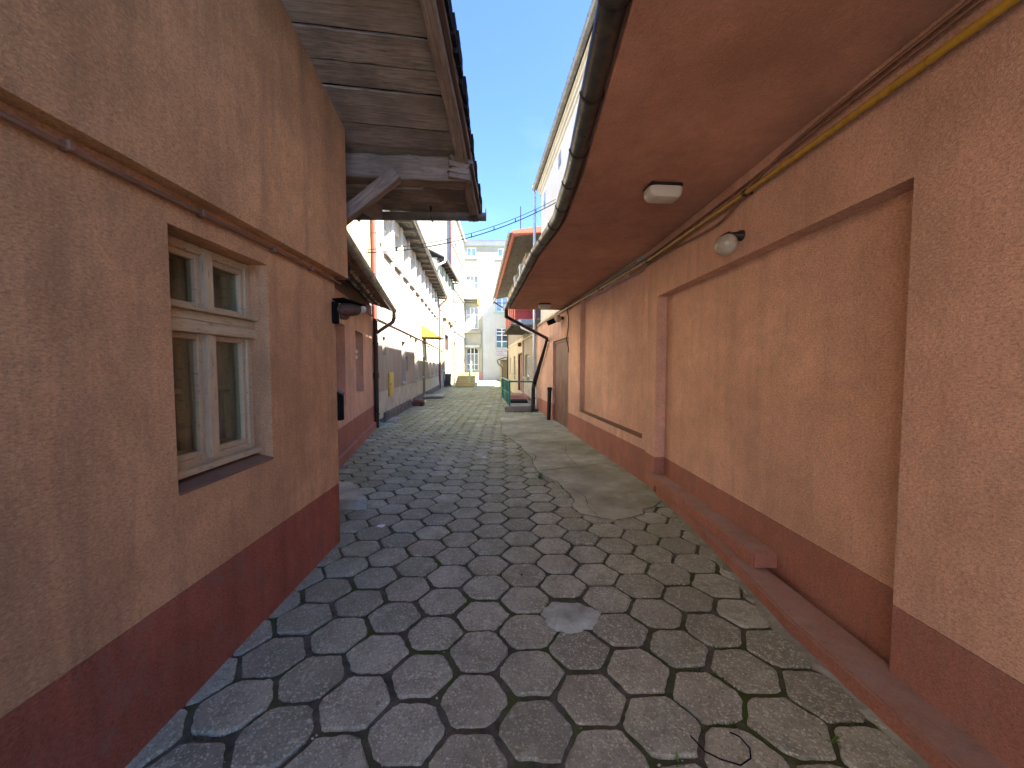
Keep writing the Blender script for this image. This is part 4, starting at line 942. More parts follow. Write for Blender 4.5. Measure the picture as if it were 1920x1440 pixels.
# plank door
dr = thing('plank_door', 'tall brown plank door in the far end of the salmon wall', 'door', RX, TH)
for k in range(10):
    y = 4.53 + k * .196; rr = random.Random(k)
    solid_bar((.085 + rr.uniform(-.003, .003), y + .097, .0), (.085, y + .097, 2.40), .19, .03, 'plank', 'doorwood', dr, up=(1, 0, 0), seg=6, jit=.0015, seed=k + 700)
MB().box((.06, 4.52, 2.405), (.12, 6.5, 2.475)).done('head_rail', 'doorwood', dr, bevel=.006)
MB().box((.05, 4.62, 1.02), (.068, 4.66, 1.2)).done('handle', 'blackpipe', dr, bevel=.004)
# canopy: soffit, edge, roof
CE = [(.56, -2.4), (.56, 1.7), (.59, 2.24), (.645, 3.2), (.655, 4.2), (.62, 4.55), (.485, 5.5), (0.075, 10.55)]
CB = [(1.56, 10.72), (2.0, 5.3), (2.0, -2.4)]
m = MB(); m.prism((CE + CB)[::-1], 3.305, 3.40); m.done('canopy_soffit', 'soffit', Hr, bevel=.01)
m = MB(); m.prism(([(x - .02, y) for x, y in CE] + [(1.56, 10.78), (2.0, 5.3), (2.0, -2.4)])[::-1], 3.402, 3.50); m.done('canopy_roof', 'tar', Hr)
edge_pts = [(x - .075, y, 3.375 - .012 * max(0, y) / 10) for x, y in CE] + [(-.015, 10.75, 3.36)]
m = MB(); m.gutter(edge_pts, .070); gR = m.done('gutter', 'gutter_dark', Hr, smooth=True)
def along(pts, d):
    for a, b in zip(pts, pts[1:]):
        a, b = Vector(a), Vector(b); l = (b - a).length
        if d <= l: return a + (b - a) * d / l, (b - a).normalized()
        d -= l
for k, d in enumerate([x + 1.1 for x in (2.3, 3.05, 3.65, 4.25, 4.75, 5.25, 5.75, 6.3, 6.8, 7.4, 8.0, 8.6, 9.2, 9.8, 10.4, 11.0)]):
    p, t = along(edge_pts, d); m = MB(); m.gutter([p - t * .011, p + t * .011], .076, .004); m.done('gutter_bracket', 'blackpipe', gR, smooth=True)
def RW(off, a, z): return (2.0 - K / math.hypot(1, K) * a + off / math.hypot(1, K), 5.3 + a / math.hypot(1, K) + off * K / math.hypot(1, K), z)
d = MB(); d.tube([(-.015, 10.7, 3.32), (-.01, 10.75, 3.12), RW(-.09, 7.05, 2.62), RW(-.09, 7.25, 2.45), RW(-.12, 9.5, 1.02), (.99, 14.0, .85), (.96, 13.95, .0)], .05, 10)
o = tag(d.done('downpipe', 'blackpipe', smooth=True), 'angular dark downpipe running from the canopy gutter down to the ground', 'downpipe')
for p in (RW(-.09, 7.15, 2.55), (.97, 13.97, .5)): MB().box((p[0] - .03, p[1] - .015, p[2] - .02), (p[0] + .12, p[1] + .015, p[2] + .02)).done('pipe_bracket', 'blackpipe', o)
d = MB(); d.tube([RW(-.11, 9.62, .98), RW(-.11, 9.62, 8.45), RW(-.2, 9.4, 8.62)], .055, 10)
o = tag(d.done('downpipe', 'zinc', smooth=True), 'shiny zinc downpipe on the corner of the tall white wall on the right', 'downpipe')
for z in (1.6, 3.0, 4.8, 6.6): MB().lathe([(.055, 0), (.063, .004), (.063, .04), (.055, .044)], RW(-.11, 9.62, z), 12).done('collar', 'zinc', o, smooth=True)
d = MB(); d.tube([RW(-.12, 9.62, .98), RW(-.12, 9.62, -.02)], .06, 10); o = tag(d.done('standpipe', 'gutter_dark', smooth=True), 'dark cast iron foot of the zinc downpipe beside the green railing', 'pipe')
d = MB(); d.tube([RW(-.05, 9.5, 1.45), RW(-.05, 9.5, .0)], .03, 8); tag(d.done('conduit', 'pvc', smooth=True), 'white plastic conduit at the corner of the salmon wall', 'conduit')
# tall white house above and behind the canopy
Wh = thing('white_house', 'tall plain white wall with moulded cornice rising above the canopy on the right', 'house', RX, TH)
vents = [(3.6, 4.05, 7.75, 8.2, .1, True), (6.05, 6.45, 7.7, 8.15, .1, True), (8.55, 8.9, 7.5, 8.1, .1, True), (1.0, 1.45, 7.75, 8.2, .1, True)]
TW = lambda u, v, w: (.12 + w, u, v)
m = MB(); wall(m, TW, -7.7, 9.45, 3.42, 8.28, vents); m.quad((.12, 9.45, 3.42), (9, 9.45, 3.42), (9, 9.45, 8.6), (.12, 9.45, 8.6)); m.quad((9, -7.7, 0), (9, 9.45, 0), (9, 9.45, 8.6), (9, -7.7, 8.6)); m.quad((.12, -7.7, 3.42), (9, -7.7, 3.42), (9, -7.7, 8.6), (.12, -7.7, 8.6)); m.done('wall', 'white', Wh)
for k, (x, z0, z1) in enumerate(((.06, 8.282, 8.35), (.10, 8.352, 8.40), (.02, 8.402, 8.47), (-.04, 8.472, 8.53))): MB().box((x, -7.7, z0), (.3, 9.5 - k * .002, z1)).done('cornice', 'white', Wh, bevel=.006)
for a, b, c, d_, e, f in vents:
    v = wbox(MB(), TW, a, b, c, d_, .07, .09).done('vent', 'gutter_dark', Wh); m = MB()
    for k in range(5):
        u = a + (b - a) * (k + .5) / 5; m.tube([TW(u - .04, c, .03), TW(u + .04, (c + d_) / 2, .03), TW(u - .04, d_, .03)], .012, 5); m.tube([TW(u + .04, c, .045), TW(u - .04, (c + d_) / 2, .045), TW(u + .04, d_, .045)], .012, 5)
    m.done('grille', 'zinc', v)
m = MB(); m.gutter([(-.14, -7.7, 8.60), (-.14, 9.55, 8.56)], .085); gW = m.done('gutter', 'gutter_zinc', Wh, smooth=True)
m = MB()
for k in range(18): m.gutter([(-.14, .2 + k * .53, 8.585), (-.14, .22 + k * .53, 8.585)], .09, .004)
m.done('gutter_joint', 'gutter_dark', gW, smooth=True)
m = MB(); m.quad((-.1, -7.7, 8.62), (-.1, 9.6, 8.62), (9, 9.6, 9.3), (9, -7.7, 9.3)); m.quad((-.1, -7.7, 8.54), (9, -7.7, 8.54), (9, 9.6, 8.54), (-.1, 9.6, 8.54)); m.quad((-.1, 9.6, 8.54), (9, 9.6, 8.54), (9, 9.6, 9.3), (-.1, 9.6, 8.62)); m.done('roof', 'slate', Wh)
m = MB(); m.prism([(-.02, 3.302), (.3, 3.302), (.3, 3.48), (.12, 3.46)], 5.0, 9.5, lambda x, z, y: (x, y, z)); m.done('ledge', 'cream', Wh, bevel=.01)
# gas pipe, cables
gp = [(1.945, -2.3, 3.10), (1.945, 1.0, 3.105), (1.945, 3.1, 3.11), (1.94, 5.2, 3.15)] + [RW(-.07, a, 3.15 + a * .012) for a in (.4, 2, 4.3, 6.6, 9.3)] + [RW(-.07, 9.5, 3.2), RW(-.07, 9.52, 2.9)]
m = MB(); m.tube(gp, .0215, 10); gpo = tag(m.done('gas_pipe', 'gas', smooth=True), 'yellow gas pipe running along the top of the salmon wall under the canopy', 'pipe')
for p in [(1.945, .6, 3.105), (1.945, 3.08, 3.11), (1.94, 5.2, 3.15)] + [RW(-.07, a, 3.15 + a * .012) for a in (1.9, 4.28, 6.6)]:
    m = MB(); m.tube([(p[0], p[1] - .016, p[2]), (p[0], p[1] + .016, p[2])], .028, 10); m.box((p[0], p[1] - .012, p[2] - .008), (p[0] + .07, p[1] + .012, p[2] + .008)); m.done('pipe_clip', 'blackpipe', gpo)
def cable(pts, r, label, mat='cable', cat='cable', nm='wall_cable'):
    P = [Vector(p) for p in pts]; Q = []
    for i in range(len(P) - 1):                                   # Catmull-Rom
        a, b, c, d = P[max(i - 1, 0)], P[i], P[i + 1], P[min(i + 2, len(P) - 1)]
        for k in range(8):
            t = k / 8; Q.append(.5 * ((2 * b) + (c - a) * t + (2 * a - 5 * b + 4 * c - d) * t * t + (3 * b - a - 3 * c + d) * t ** 3))
    Q.append(P[-1]); m = MB(); m.tube(Q, r, 6); return tag(m.done(nm, mat, smooth=True), label, cat)
cable([(1.975, -2.3, 3.26), (1.975, .5, 3.26), (1.97, 1.9, 3.25), (1.965, 2.55, 3.23), (1.95, 2.95, 3.155), (1.97, 3.25, 3.08), (1.975, 3.5, 3.03), (1.975, 3.85, 3.04), (1.98, 4.3, 3.08), (1.97, 4.9, 3.11), RW(-.03, .6, 3.13)], .011, 'pinkish cable that dips below the yellow gas pipe near the globe lamp')
cable([(1.965, -2.3, 3.225), (1.965, .5, 3.225), (1.965, 1.9, 3.21), (1.965, 2.5, 3.20), (1.975, 3.0, 3.20), (1.975, 4.0, 3.20), (1.975, 5.2, 3.22), RW(-.03, 2, 3.24), RW(-.03, 4.5, 3.26), RW(-.03, 6.8, 3.29)], .010, 'pinkish cable running straight above the yellow gas pipe')
cable([RW(-.05, .3, 3.25), RW(-.05, 2, 3.265), RW(-.05, 4.2, 3.27), RW(-.05, 6, 3.285)], .007, 'thin upper cable in the corner between canopy and salmon wall')
cable([RW(-.03, 4.56, 3.18), RW(-.03, 4.42, 2.9), RW(-.03, 4.5, 2.62), RW(-.03, 4.62, 2.42), RW(-.03, 4.44, 2.2), RW(-.03, 4.42, 2.06)], .012, 'loose black cable end hanging beside the brown plank door', 'black')
cable([RW(-.03, 5.7, 3.30), RW(-.06, 5.75, 3.12), RW(-.05, 5.6, 3.06)], .009, 'short black cable looping down to the small globe lamp', 'black')
# lamps
def ceiling_lamp(loc, rz, label):
    t = thing('ceiling_lamp', label, 'lamp', loc, rz, 'white ceiling lamps under the canopy')
    MB().box((-.148, -.086, -.034), (.148, .086, 0)).done('base', 'blackpipe', t, bevel=.01, seg=2)
    m = MB(); n = 28
    for s_, z in ((1.0, -.036), (1.0, -.065), (.94, -.10), (.80, -.122), (.5, -.128)):
        for k in range(n):
            a = 2 * math.pi * k / n; c, q = math.cos(a), math.sin(a); e = .42
            m.v.append((.155 * s_ * math.copysign(abs(c) ** e, c), .093 * s_ * math.copysign(abs(q) ** e, q), z))
    for r in range(4):
        for k in range(n): m.f.append((r * n + k, r * n + (k + 1) % n, (r + 1) * n + (k + 1) % n, (r + 1) * n + k))
    m.f.append(tuple(4 * n + k for k in range(n))); m.done('diffuser', 'opal', t, smooth=True)
ceiling_lamp((1.39, 3.38, 3.303), R(4), 'large near opal ceiling lamp on the canopy soffit')
ceiling_lamp((.97, 9.62, 3.303), R(4), 'small far opal ceiling lamp near the end of the canopy')
gl = thing('globe_lamp', 'dusty glass globe lamp on a bracket above the near recess of the salmon wall', 'lamp', (2.0, 3.2, 2.74))
MB().lathe([(0, 0), (.045, 0), (.045, .02), (.03, .05), (.028, .10), (0, .10)], (0, 0, .07), 14, Matrix.Rotation(R(-90), 4, 'Y')).done('bracket', 'blackpipe', gl, smooth=True)
MB().lathe([(.0, .062), (.04, .06), (.052, .04), (.05, .01), (.045, 0)], (-.125, 0, .03), 16, Matrix.Rotation(R(-25), 4, 'Y')).done('cap', 'blackpipe', gl, smooth=True)
MB().lathe([(  .09 * math.sin(R(a)), -.09 * math.cos(R(a))) for a in range(0, 151, 12)], (-.135, 0, -.005), 20, Matrix.Rotation(R(-15), 4, 'Y')).done('globe', 'dirtyopal', gl, smooth=True)
fl = thing('globe_lamp', 'small globe lamp with dark floodlight high beside the plank door', 'lamp', RW(0, 5.15, 3.02), TH)
MB().box((-.06, -.06, -.02), (0, .06, .06)).done('bracket', 'blackpipe', fl, bevel=.01)
MB().lathe([(.1 * math.sin(R(a)), -.1 * math.cos(R(a))) for a in range(0, 160, 14)], (-.15, -.02, 0), 16, Matrix.Rotation(R(-20), 4, 'Y')).done('globe', 'opal', fl, smooth=True)
m = MB(); m.prism([(-.42, .02), (-.22, .1), (-.16, -.02), (-.36, -.10)], .1, .32, lambda x, z, y: (x, y, z - .06)); m.done('floodlight', 'black', fl, bevel=.01)
pp = thing('iron_pipe', 'short black iron pipe standing upright beside the plank door', 'pipe', (1.36, 11.78, 0))
MB().tube([(-.03, 0, -.02), (.0, 0, .95)], .062, 12).done('shaft', 'blackpipe', pp, smooth=True)
MB().lathe([(.062, 0), (.078, .01), (.078, .10), (.066, .11), (.05, .11), (.05, .02)], (.0, 0, .93), 14).done('socket', 'blackpipe', pp, smooth=True)
MB().box((.0, -.012, .52), (.14, .012, .55)).done('wall_bracket', 'gutter_zinc', pp)

# ================================================================== RIGHT, MID: cream house with red eaves
Ch = thing('cream_house', 'cream and grey house with red eaves beyond the tall white wall on the right', 'house', RX, TH)
opc = [(11.85, 13.25, 1.18, 2.26, .18, True), (14.15, 15.8, .36, 2.36, .16, True), (17.5, 18.5, 1.25, 2.32, .18, True), (20.6, 21.2, 1.15, 2.32, .18, True)]
m = MB(); wall(m, TR, 9.46, 13.9, 1.12, 3.2, opc); m.done('wall', 'greybeige', Ch)
m = MB(); wall(m, TR, 9.46, 13.9, -.04, 1.118, opc); m.done('plinth', 'whitewash', Ch)
TR2 = lambda u, v, w: (w - .02, u, v)
m = MB(); wall(m, TR2, 13.9, 22.6, -.04, 3.2, opc); m.quad((-.02, 22.6, 0), (5, 22.6, 0), (5, 22.6, 7), (-.02, 22.6, 7)); m.done('wall', 'cream', Ch)
MB().box((-.05, 9.5, 3.0), (-.022, 22.6, 3.06)).done('string_course', 'cream', Ch); MB().box((-.06, 13.7, -.03), (.0, 13.95, 3.0)).done('pilaster', 'greybeige', Ch, bevel=.01)
window(Ch, TR, 11.87, 13.23, 1.2, 2.24, .12, 2, (0,), 'panegrey', fw=.08, sill=.10)
window(Ch, TR2, 17.52, 18.48, 1.27, 2.3, .12, 2, (0,), 'pane', 'darkwood', fw=.08, sill=.06); window(Ch, TR2, 20.62, 21.18, 1.17, 2.3, .12, 1, (0,), 'pane', 'darkwood', fw=.08)
MB().box((-.08, 17.6, .92), (-.02, 17.9, 1.1)).done('letter_box', 'greybeige', Ch)
dd = wbox(MB(), TR2, 14.17, 15.78, .38, 2.34, .08, .14).done('door', 'pinkpatch', Ch)
m = MB(); wbox(m, TR2, 14.1, 14.2, .36, 2.42, -.03, .1); wbox(m, TR2, 15.75, 15.85, .36, 2.42, -.03, .1); wbox(m, TR2, 14.201, 15.749, 2.34, 2.42, -.028, .1); m.done('door_frame', 'darkwood', dd)
MB().box((-.2, 14.5, 2.75), (-.02, 14.65, 2.95)).done('door_lamp', 'browndirt', Ch, bevel=.02)
# upper wall set back near the corner, red balcony parapet in front of it
m = MB(); m.quad((0, 12.9, 3.205), (0, 22.6, 3.205), (0, 22.6, 7.2), (0, 12.9, 7.2)); m.quad((0, 12.9, 3.205), (.9, 12.9, 3.205), (.9, 12.9, 7.2), (0, 12.9, 7.2)); m.quad((.9, 9.46, 3.205), (.9, 12.9, 3.205), (.9, 12.9, 7.2), (.9, 9.46, 7.2)); m.done('upper_wall', 'greybeige', Ch)
MB().box((-.8, 10.32, 3.62), (.9, 14.6, 3.70)).done('balcony_floor', 'greybeige', Ch)
MB().box((-.8, 10.3, 3.62), (.1, 10.34, 4.72)).done('balcony_front', 'redsheet', Ch)
for z in (3.98, 4.5): MB().box((-.79, 10.27, z), (.1, 10.298, z + .03)).done('panel_batten', 'redsheet', Ch)
m = MB(); yy = [10.36 + .21 * k for k in range(21)]
for k, (a, b) in enumerate(zip(yy, yy[1:])):
    xa, xb = (-.86 if k % 2 else -.80), (-.80 if k % 2 else -.86)
    for dx in (0, .02): m.quad((xa + dx, a, 3.62), (xb + dx, b, 3.62), (xb + dx, b, 4.72), (xa + dx, a, 4.72))
m.done('ribbed_parapet', 'ribsheet', Ch)
for k in range(5): MB().box((-.90, 10.5 + k * .85, 3.6), (-.862, 10.72 + k * .85, 4.78)).done('rib', 'ribsheet', Ch, bevel=.008)
m = MB(); m.quad((-.86, 10.35, 7.10), (-.86, 24.2, 7.0), (1.1, 24.2, 7.4), (1.1, 10.35, 7.5)); m.quad((-.9, 10.3, 7.22), (5, 10.3, 8.3), (5, 24.3, 8.2), (-.9, 24.3, 7.12)); m.quad((5, 10.3, 7.3), (5, 24.3, 7.2), (5, 24.3, 8.2), (5, 10.3, 8.3)); rc = m.done('roof', 'slate', Ch)
for k in range(11):
    x = -.83 + k * .17; z = 7.04 + k * .031
    m = MB(); m.quad((x, 10.36, z), (x + .16, 10.36, z + .028), (x + .16, 24.1, z - .09), (x, 24.1, z - .12)); m.quad((x, 10.36, z - .018), (x, 24.1, z - .138), (x + .16, 24.1, z - .108), (x + .16, 10.36, z + .01)); m.quad((x, 10.36, z - .018), (x + .16, 10.36, z + .01), (x + .16, 10.36, z + .028), (x, 10.36, z)); m.done('soffit_board', 'greywood', rc)
m = MB(); m.quad((-.9, 10.28, 6.98), (.6, 10.28, 7.22), (.6, 10.28, 7.5), (-.9, 10.28, 7.24)); m.quad((-.9, 10.32, 6.98), (-.9, 10.32, 7.24), (.6, 10.32, 7.5), (.6, 10.32, 7.22)); m.quad((-.9, 10.28, 6.98), (-.9, 10.32, 6.98), (.6, 10.32, 7.22), (.6, 10.28, 7.22)); m.done('gable_fascia', 'redpaint', rc)
m = MB(); m.quad((-.9, 10.28, 6.98), (-.9, 24.3, 6.86), (-.9, 24.3, 7.12), (-.9, 10.28, 7.24)); m.quad((-.82, 10.28, 6.98), (-.82, 10.28, 7.2), (-.82, 24.3, 7.1), (-.82, 24.3, 6.86)); m.quad((-.9, 10.28, 6.98), (-.82, 10.28, 6.98), (-.82, 24.3, 6.86), (-.9, 24.3, 6.86)); m.done('eave_fascia', 'redpaint', rc)
m = MB(); m.gutter([(-1.0, 10.2, 7.18), (-1.0, 24.3, 7.06)], .085); gC = m.done('gutter', 'gutter_zinc', Ch, smooth=True)
m = MB()
for k in range(14): m.gutter([(-1.0, 10.7 + k, 7.165 - k * .0085), (-1.0, 10.73 + k, 7.165 - k * .0085)], .092, .004)
m.tube([(-1.0, 24.2, 7.0), (-.98, 24.25, 6.7), (-.3, 24.3, 6.3)], .05, 8); m.done('gutter_joint', 'gutter_dark', gC, smooth=True)
an = thing('antenna', 'thin roof antenna mast with a pale cap on the red eaved house', 'antenna', RW(-.42, 11.6, 7.3), TH)
MB().tube([(0, 0, 0), (0, 0, 1.45)], .02, 6).done('mast', 'blackpipe', an); MB().lathe([(0, 0), (.22, 0), (.24, .1), (.16, .26), (0, .33)], (.02, .25, .1), 14).done('cap', 'lampwhite', an, smooth=True)
for k, (a, z, lb) in enumerate(((12.4, 5.74, 'nearer higher air conditioner unit on the wall under the red eaves'), (14.7, 5.78, 'farther lower air conditioner unit on the wall under the red eaves'))):
    t = thing('air_conditioner', lb, 'air conditioner', RW(0, a, z), TH, 'air conditioner units under the red eaves')
    MB().box((-.42, -.42, 0), (-.1, .42, .62)).done('case', 'acwhite', t, bevel=.02); m = MB()
    for q in range(5): m.lathe([(.27 - q * .05, 0), (.275 - q * .05, .012), (.262 - q * .05, .012)], (-.42, .08, .31), 20, Matrix.Rotation(R(-90), 4, 'Y'))
    m.done('fan_grille', 'gutter_dark', t); m = MB()
    for q in range(6): m.box((-.36 + q * .045, -.424, .08), (-.34 + q * .045, -.419, .54))
    m.done('louvre', 'gutter_zinc', t)
    MB().box((-.42, -.3, -.05), (.0, -.24, -.0)).done('bracket', 'zinc', t); MB().box((-.42, .24, -.05), (.0, .3, -.0)).done('bracket', 'zinc', t)
# tin canopy over the steps
tc = thing('tin_canopy', 'small hipped tin canopy over the steps of the cream house', 'canopy', RX, TH)
a0, a1 = 9.72, 14.2
m = MB(); m.quad((-1.0, a0, 3.36), (.0, a0, 3.36), (.0, a0 + 1.1, 3.92), (-.35, a0 + 1.1, 3.92)); m.quad((-1.0, a0, 3.36), (-.35, a0 + 1.1, 3.92), (-.35, a1, 3.92), (-1.0, a1, 3.36)); m.quad((-.35, a0 + 1.1, 3.92), (0, a0 + 1.1, 3.92), (0, a1, 3.92), (-.35, a1, 3.92)); m.done('sheet', 'tin', tc)
for k in range(5):
    m = MB(); x = -1.0 + k * .2; m.box((x + .004, a0 + .02, 3.325), (x + .196, a1, 3.35)); m.done('soffit_board', 'greywood', tc)
m = MB(); m.box((-1.03, a0 - .02, 3.30), (-1.002, a1, 3.38)); m.box((-1.002, a0 - .02, 3.30), (0, a0 + .015, 3.372)); m.done('fascia', 'greywood', tc, bevel=.004)
m = MB(); m.tube([(-.62, a0 + .3, 3.55), (-.66, a0 - .05, 3.42), (-.6, a0 - .02, 3.24), (-.1, a0 - .1, 3.02), (.1, a0 - .1, 2.94)], .05, 8); o = tag(m.done('overflow_pipe', 'pvc', smooth=True), 'white plastic overflow pipe slanting under the tin canopy', 'pipe'); far_o(o)
# platform, steps, railing
m = MB(); m.prism(ragged([(-.06, 13.85), (.92, 14.25), (1.14, 14.9), (.98, 18.7), (-.30, 18.6), (-.2, 17), (-.12, 15.4)], random.Random(5), .3, .015), -.04, .20); tag(m.done('platform', 'stone', bevel=.025, seg=2), 'mossy low concrete platform under the green railing', 'platform')
m = MB(); m.box((.16, 15.2, .202), (.86, 15.9, .30)); o = tag(m.done('door_step', 'mat', bevel=.01), 'dark matted step on the platform behind the railing', 'step')
m = MB(); m.box((.18, 16.5, .202), (.98, 18.2, .36)); m.box((.18, 16.5, .362), (.72, 18.0, .42)); tag(m.done('door_step', 'pinkpatch', bevel=.012), 'pale pinkish upper step in front of the cream house door', 'step')
ra = thing('railing', 'green tubular steel railing around the platform of the cream house', 'railing')
posts = [(.11, 14.15), (.05, 14.75), (-.0, 15.5), (-.07, 16.3), (-.15, 17.3), (-.22, 18.3)]
for k, (x, y) in enumerate(posts): MB().tube([(x, y, .19), (x, y, 1.13)],   .034 if k in (0, 5) else .027, 8).done('post', 'green', ra, smooth=True)
MB().tube([(-.24, 18.5, .98), (-.22, 18.25, 1.13)] + [(x, y, 1.15) for x, y in posts[::-1][1:]] + [(.13, 14.05, 1.15)], .036, 8).done('top_rail', 'green', ra, smooth=True)
MB().tube([(.1, 14.12, 1.13), (1.02, 14.35, 1.11)], .03, 8).done('cross_rail', 'green', ra, smooth=True)
MB().tube([(x, y, .66) for x, y in posts], .014, 6).done('middle_rail', 'green', ra, smooth=True)
MB().box((-.30, 18.2, .2), (-.12, 18.42, .22)).done('foot_plate', 'green', ra)
# annex with lean-to roof, pole and sign
An = thing('lean_to', 'low brown lean-to with sloping roof at the far end of the cream house', 'shed', RX, TH)
MB().box((-.42, 22.75, -.04), (1.2, 25.6, 2.2)).done('wall', 'yellowgrey', An)
m = MB(); m.quad((-.75, 22.5, 2.15), (.4, 22.5, 2.55), (.4, 25.8, 2.55), (-.75, 25.8, 2.15)); m.quad((-.75, 22.5, 2.22), (-.75, 25.8, 2.22), (.4, 25.8, 2.62), (.4, 22.5, 2.62)); m.quad((-.75, 22.5, 2.15), (-.75, 22.5, 2.22), (.4, 22.5, 2.62), (.4, 22.5, 2.55)); m.quad((-.75, 22.5, 2.15), (-.75, 25.8, 2.15), (-.75, 25.8, 2.22), (-.75, 22.5, 2.22)); m.done('roof', 'slate', An)
m = MB(); m.gutter([(-.82, 22.4, 2.2), (-.82, 25.8, 2.2)], .06); m.tube([(-.82, 22.55, 2.15), (-.8, 22.55, 1.95), (-.46, 22.6, 1.6), (-.46, 22.6, 0)], .045, 8); m.done('gutter', 'gutter_zinc', An, smooth=True)
m = MB(); m.tube([RW(-.12, 21.9, 0), RW(-.12, 21.9, 5.1)], .05, 8); o = tag(m.done('pole', 'gutter_dark', smooth=True), 'dark thin pole at the corner of the cream house carrying the sign', 'pole')
sg = thing('sign', 'small white notice board with four lines of blue print on the pole', 'sign', RW(-.12, 21.8, 2.38), 0)
MB().box((-.88, -.02, 0), (-.03, .0, .66)).done('board', 'signwhite', sg, bevel=.006)
rr = random.Random(8)
for row, (x0, x1, mat) in enumerate(((-.83, -.10, 'signblue'), (-.80, -.10, 'signblue'), (-.68, -.32, 'signblue'), (-.84, -.12, 'gutter_dark'))):
    m = MB(); z = .535 - row * .145; x = x0; h = .05 if row < 3 else .042
    while x < x1:
        wl = rr.choice((.018, .03, .026, .022)); s = rr.random()
        m.box((x, -.0225, z), (x + .006, -.0205, z + h))
        if s > .3: m.box((x + .0081, -.0225, z + h - .014), (x + wl, -.0205, z + h))
        if s < .6: m.box((x + .0081, -.0225, z), (x + wl, -.0205, z + .014))
        if s > .5: m.box((x + .0081, -.0225, z + h / 2 - .006), (x + wl - .002, -.0205, z + h / 2 + .006))
        x += wl + .01 + (.03 if rr.random() < .13 else 0)
    m.done('lettering', mat, sg)
MB().lathe([(0, -.05), (.04, -.035), (.055, 0), (.04, .035), (0, .05)], (0, -.06, .52), 10).done('lamp', 'pvc', sg, smooth=True)

# ================================================================== OVERHEAD CABLES
def hang(p0, p1, sag, r, label, n=24):
    p0, p1 = Vector(p0), Vector(p1); m = MB()
    m.tube([p0 + (p1 - p0) * k / n - Vector((0, 0, sag * 4 * (k / n) * (1 - k / n))) for k in range(n + 1)], r, 6); return tag(m.done('overhead_cable', 'black', smooth=True), label, 'cable')
c1 = hang((-4.2, 9.6, 4.55), RW(.1, 6.7, 6.85), .42, .013, 'black overhead cable slung across the alley from the yellow wall', 30)
hang((-4.2, 9.6, 4.62), RW(.1, 6.7, 6.95), .40, .008, 'thin carrier wire just above the black overhead cable', 30)
for k in range(1, 9):
    t = k / 9; p = Vector((-4.2, 9.6, 4.55)) + (Vector(RW(.1, 6.7, 6.85)) - Vector((-4.2, 9.6, 4.55))) * t - Vector((0, 0, .42 * 4 * t * (1 - t)))
    MB().box((p.x - .012, p.y - .012, p.z - .015), (p.x + .012, p.y + .012, p.z + .09)).done('cable_tie', 'black', c1)
hang((-3.9, 12.8, 4.1), (.25, 21.0, 5.25), .12, .012, 'lower pale wire across the alley towards the cream house'); hang((-3.9, 12.8, 4.18), (.25, 21.0, 5.2), .03, .01, 'upper of two close wires across the alley towards the cream house')

# ================================================================== SMALL THINGS ON THE PAVING
def weed(loc, n, h, label, seed, spread=.05):
    rr = random.Random(seed); t = thing('weed', label, 'weed', loc)
    for k in range(n):
        a = rr.uniform(0, 6.28); d = Vector((math.cos(a), math.sin(a), 0)); s = Vector((-d.y, d.x, 0)); l = h * rr.uniform(.6, 1.2); w = l * rr.uniform(.12, .2); b = d * rr.uniform(0, spread * .4)
        m = MB(); p = [b, b + d * l * .35 + Vector((0, 0, l * .55)), b + d * l * .8 + Vector((0, 0, l * .75))]
        m.v = [tuple(p[0] - s * w * .2), tuple(p[0] + s * w * .2), tuple(p[1] - s * w), tuple(p[1] + s * w), tuple(p[2])]; m.f = [(0, 1, 3, 2), (2, 3, 4)]; m.done('leaf', 'leaf', t)
weed((.50, 5.58, -.01), 16, .10, 'small green weed tuft at the edge of the concrete apron', 1)
m = MB(); rr = random.Random(21)                     # moss cushions and grass blades in the joints
mossy = [c for c in cells if 1.4 < c[1] < 13 and rr.random() < (.35 if c[0] > .2 else .16)]
for cx, cy in mossy:
    a0 = rr.randrange(6) * math.pi / 3 + math.pi / 6
    for q in range(rr.randrange(5, 16)):
        d = rr.uniform(.168, .182); tt = rr.uniform(-.085, .085); x = cx + d * math.cos(a0) - tt * math.sin(a0); y = cy + (d * math.sin(a0) + tt * math.cos(a0)) * .94; h = rr.uniform(.006, .02); w = rr.uniform(.004, .01); b = rr.uniform(0, 3.1)
        m.v += [(x - w * math.cos(b), y - w * math.sin(b), -.014), (x + w * math.cos(b), y + w * math.sin(b), -.014), (x + rr.uniform(-.01, .01), y + rr.uniform(-.01, .01), -.008 + h)]; n = len(m.v); m.f.append((n - 3, n - 2, n - 1))
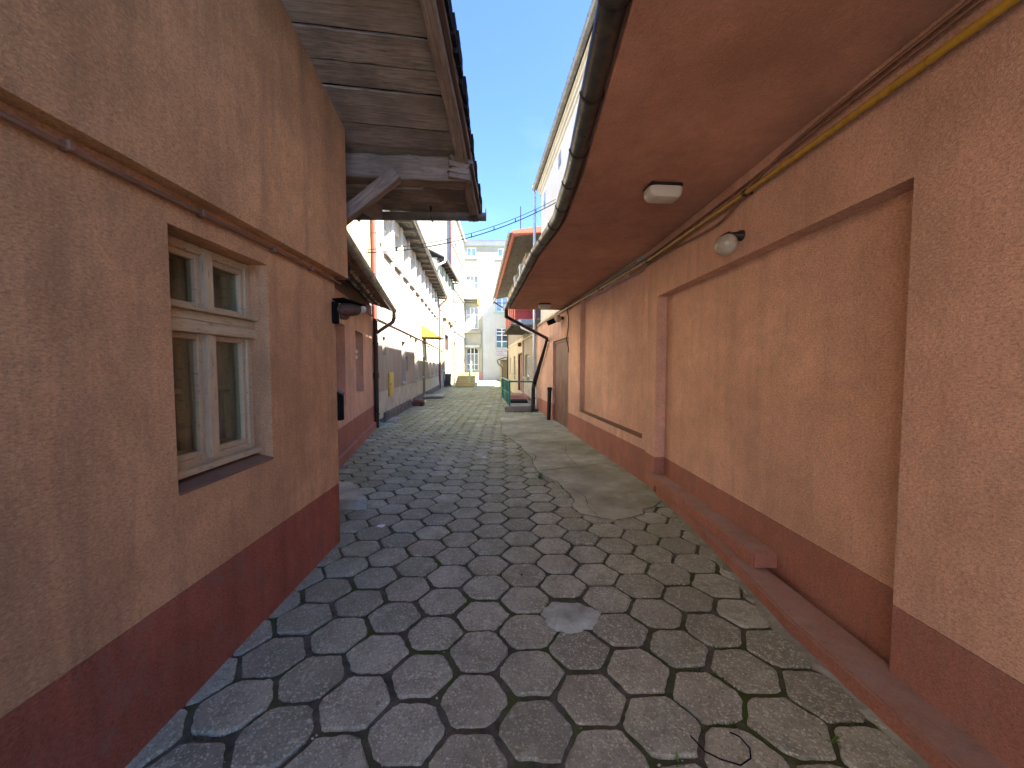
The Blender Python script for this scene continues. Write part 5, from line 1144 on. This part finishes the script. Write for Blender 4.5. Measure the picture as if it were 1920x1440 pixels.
structure(m.done('moss', 'plant'), 'stuff')
weed((1.47, 1.60, -.01), 5, .045, 'tiny bright green weed in a joint near the right ledge', 2)
weed((.74, 1.515, -.01), 6, .035, 'tiny weed sprouting in the bottom centre of the paving', 3)
m = MB(); m.tube([(.84 + 0, 1.62, .012), (.87, 1.55, .01), (.92, 1.515, .012), (.99, 1.49, .012), (1.05, 1.515, .014), (1.075, 1.56, .012), (1.06, 1.61, .014), (1.03, 1.635, .01)], .0032, 6); tag(m.done('wire_loop', 'black', smooth=True), 'thin black wire loop lying on a mossy paver at the bottom', 'wire')
for (x, y, s, lab) in ((-.42, 6.9, .05, 'small white paper scrap on the middle paving'), (-1.33, 3.9, .055, 'crumpled white litter near the left house corner'), (.12, 2.95, .014, 'small black stopper lying on the paving')):
    m = MB(); rr = random.Random(int(x * 100)); n = 7
    m.v = [(0, 0, .012)] + [(s * rr.uniform(.5, 1) * math.cos(2 * math.pi * k / n), s * .7 * math.sin(2 * math.pi * k / n), rr.uniform(.0, .016)) for k in range(n)] + [(0, 0, 0)]
    m.f = [(0, 1 + k, 1 + (k + 1) % n) for k in range(n)] + [(n + 1, 1 + (k + 1) % n, 1 + k) for k in range(n)]
    o = m.done('litter', 'paper' if s > .02 else 'black', loc=(x, y, .004)); tag(o, lab, 'litter')
m = MB(); rr = random.Random(77)
for k in range(260):
    y = 1.5 + 9 * rr.random() ** 1.7; x = rr.uniform(lx(y) + .05, rx(y) - .2); s = rr.uniform(.003, .009)
    p = [Vector((x, y, -.004 + s)) + Vector((s * a, s * b * .8, s * c)) for a, b, c in ((1, 0, 0), (-1, 0, 0), (0, 1, 0), (0, -1, 0), (0, 0, 1), (0, 0, -1))]; i = len(m.v); m.v += [tuple(q) for q in p]
    m.f += [tuple(i + q for q in f) for f in ((0, 2, 4), (2, 1, 4), (1, 3, 4), (3, 0, 4), (2, 0, 5), (1, 2, 5), (3, 1, 5), (0, 3, 5))]
structure(m.done('grit', 'stone'), 'stuff')
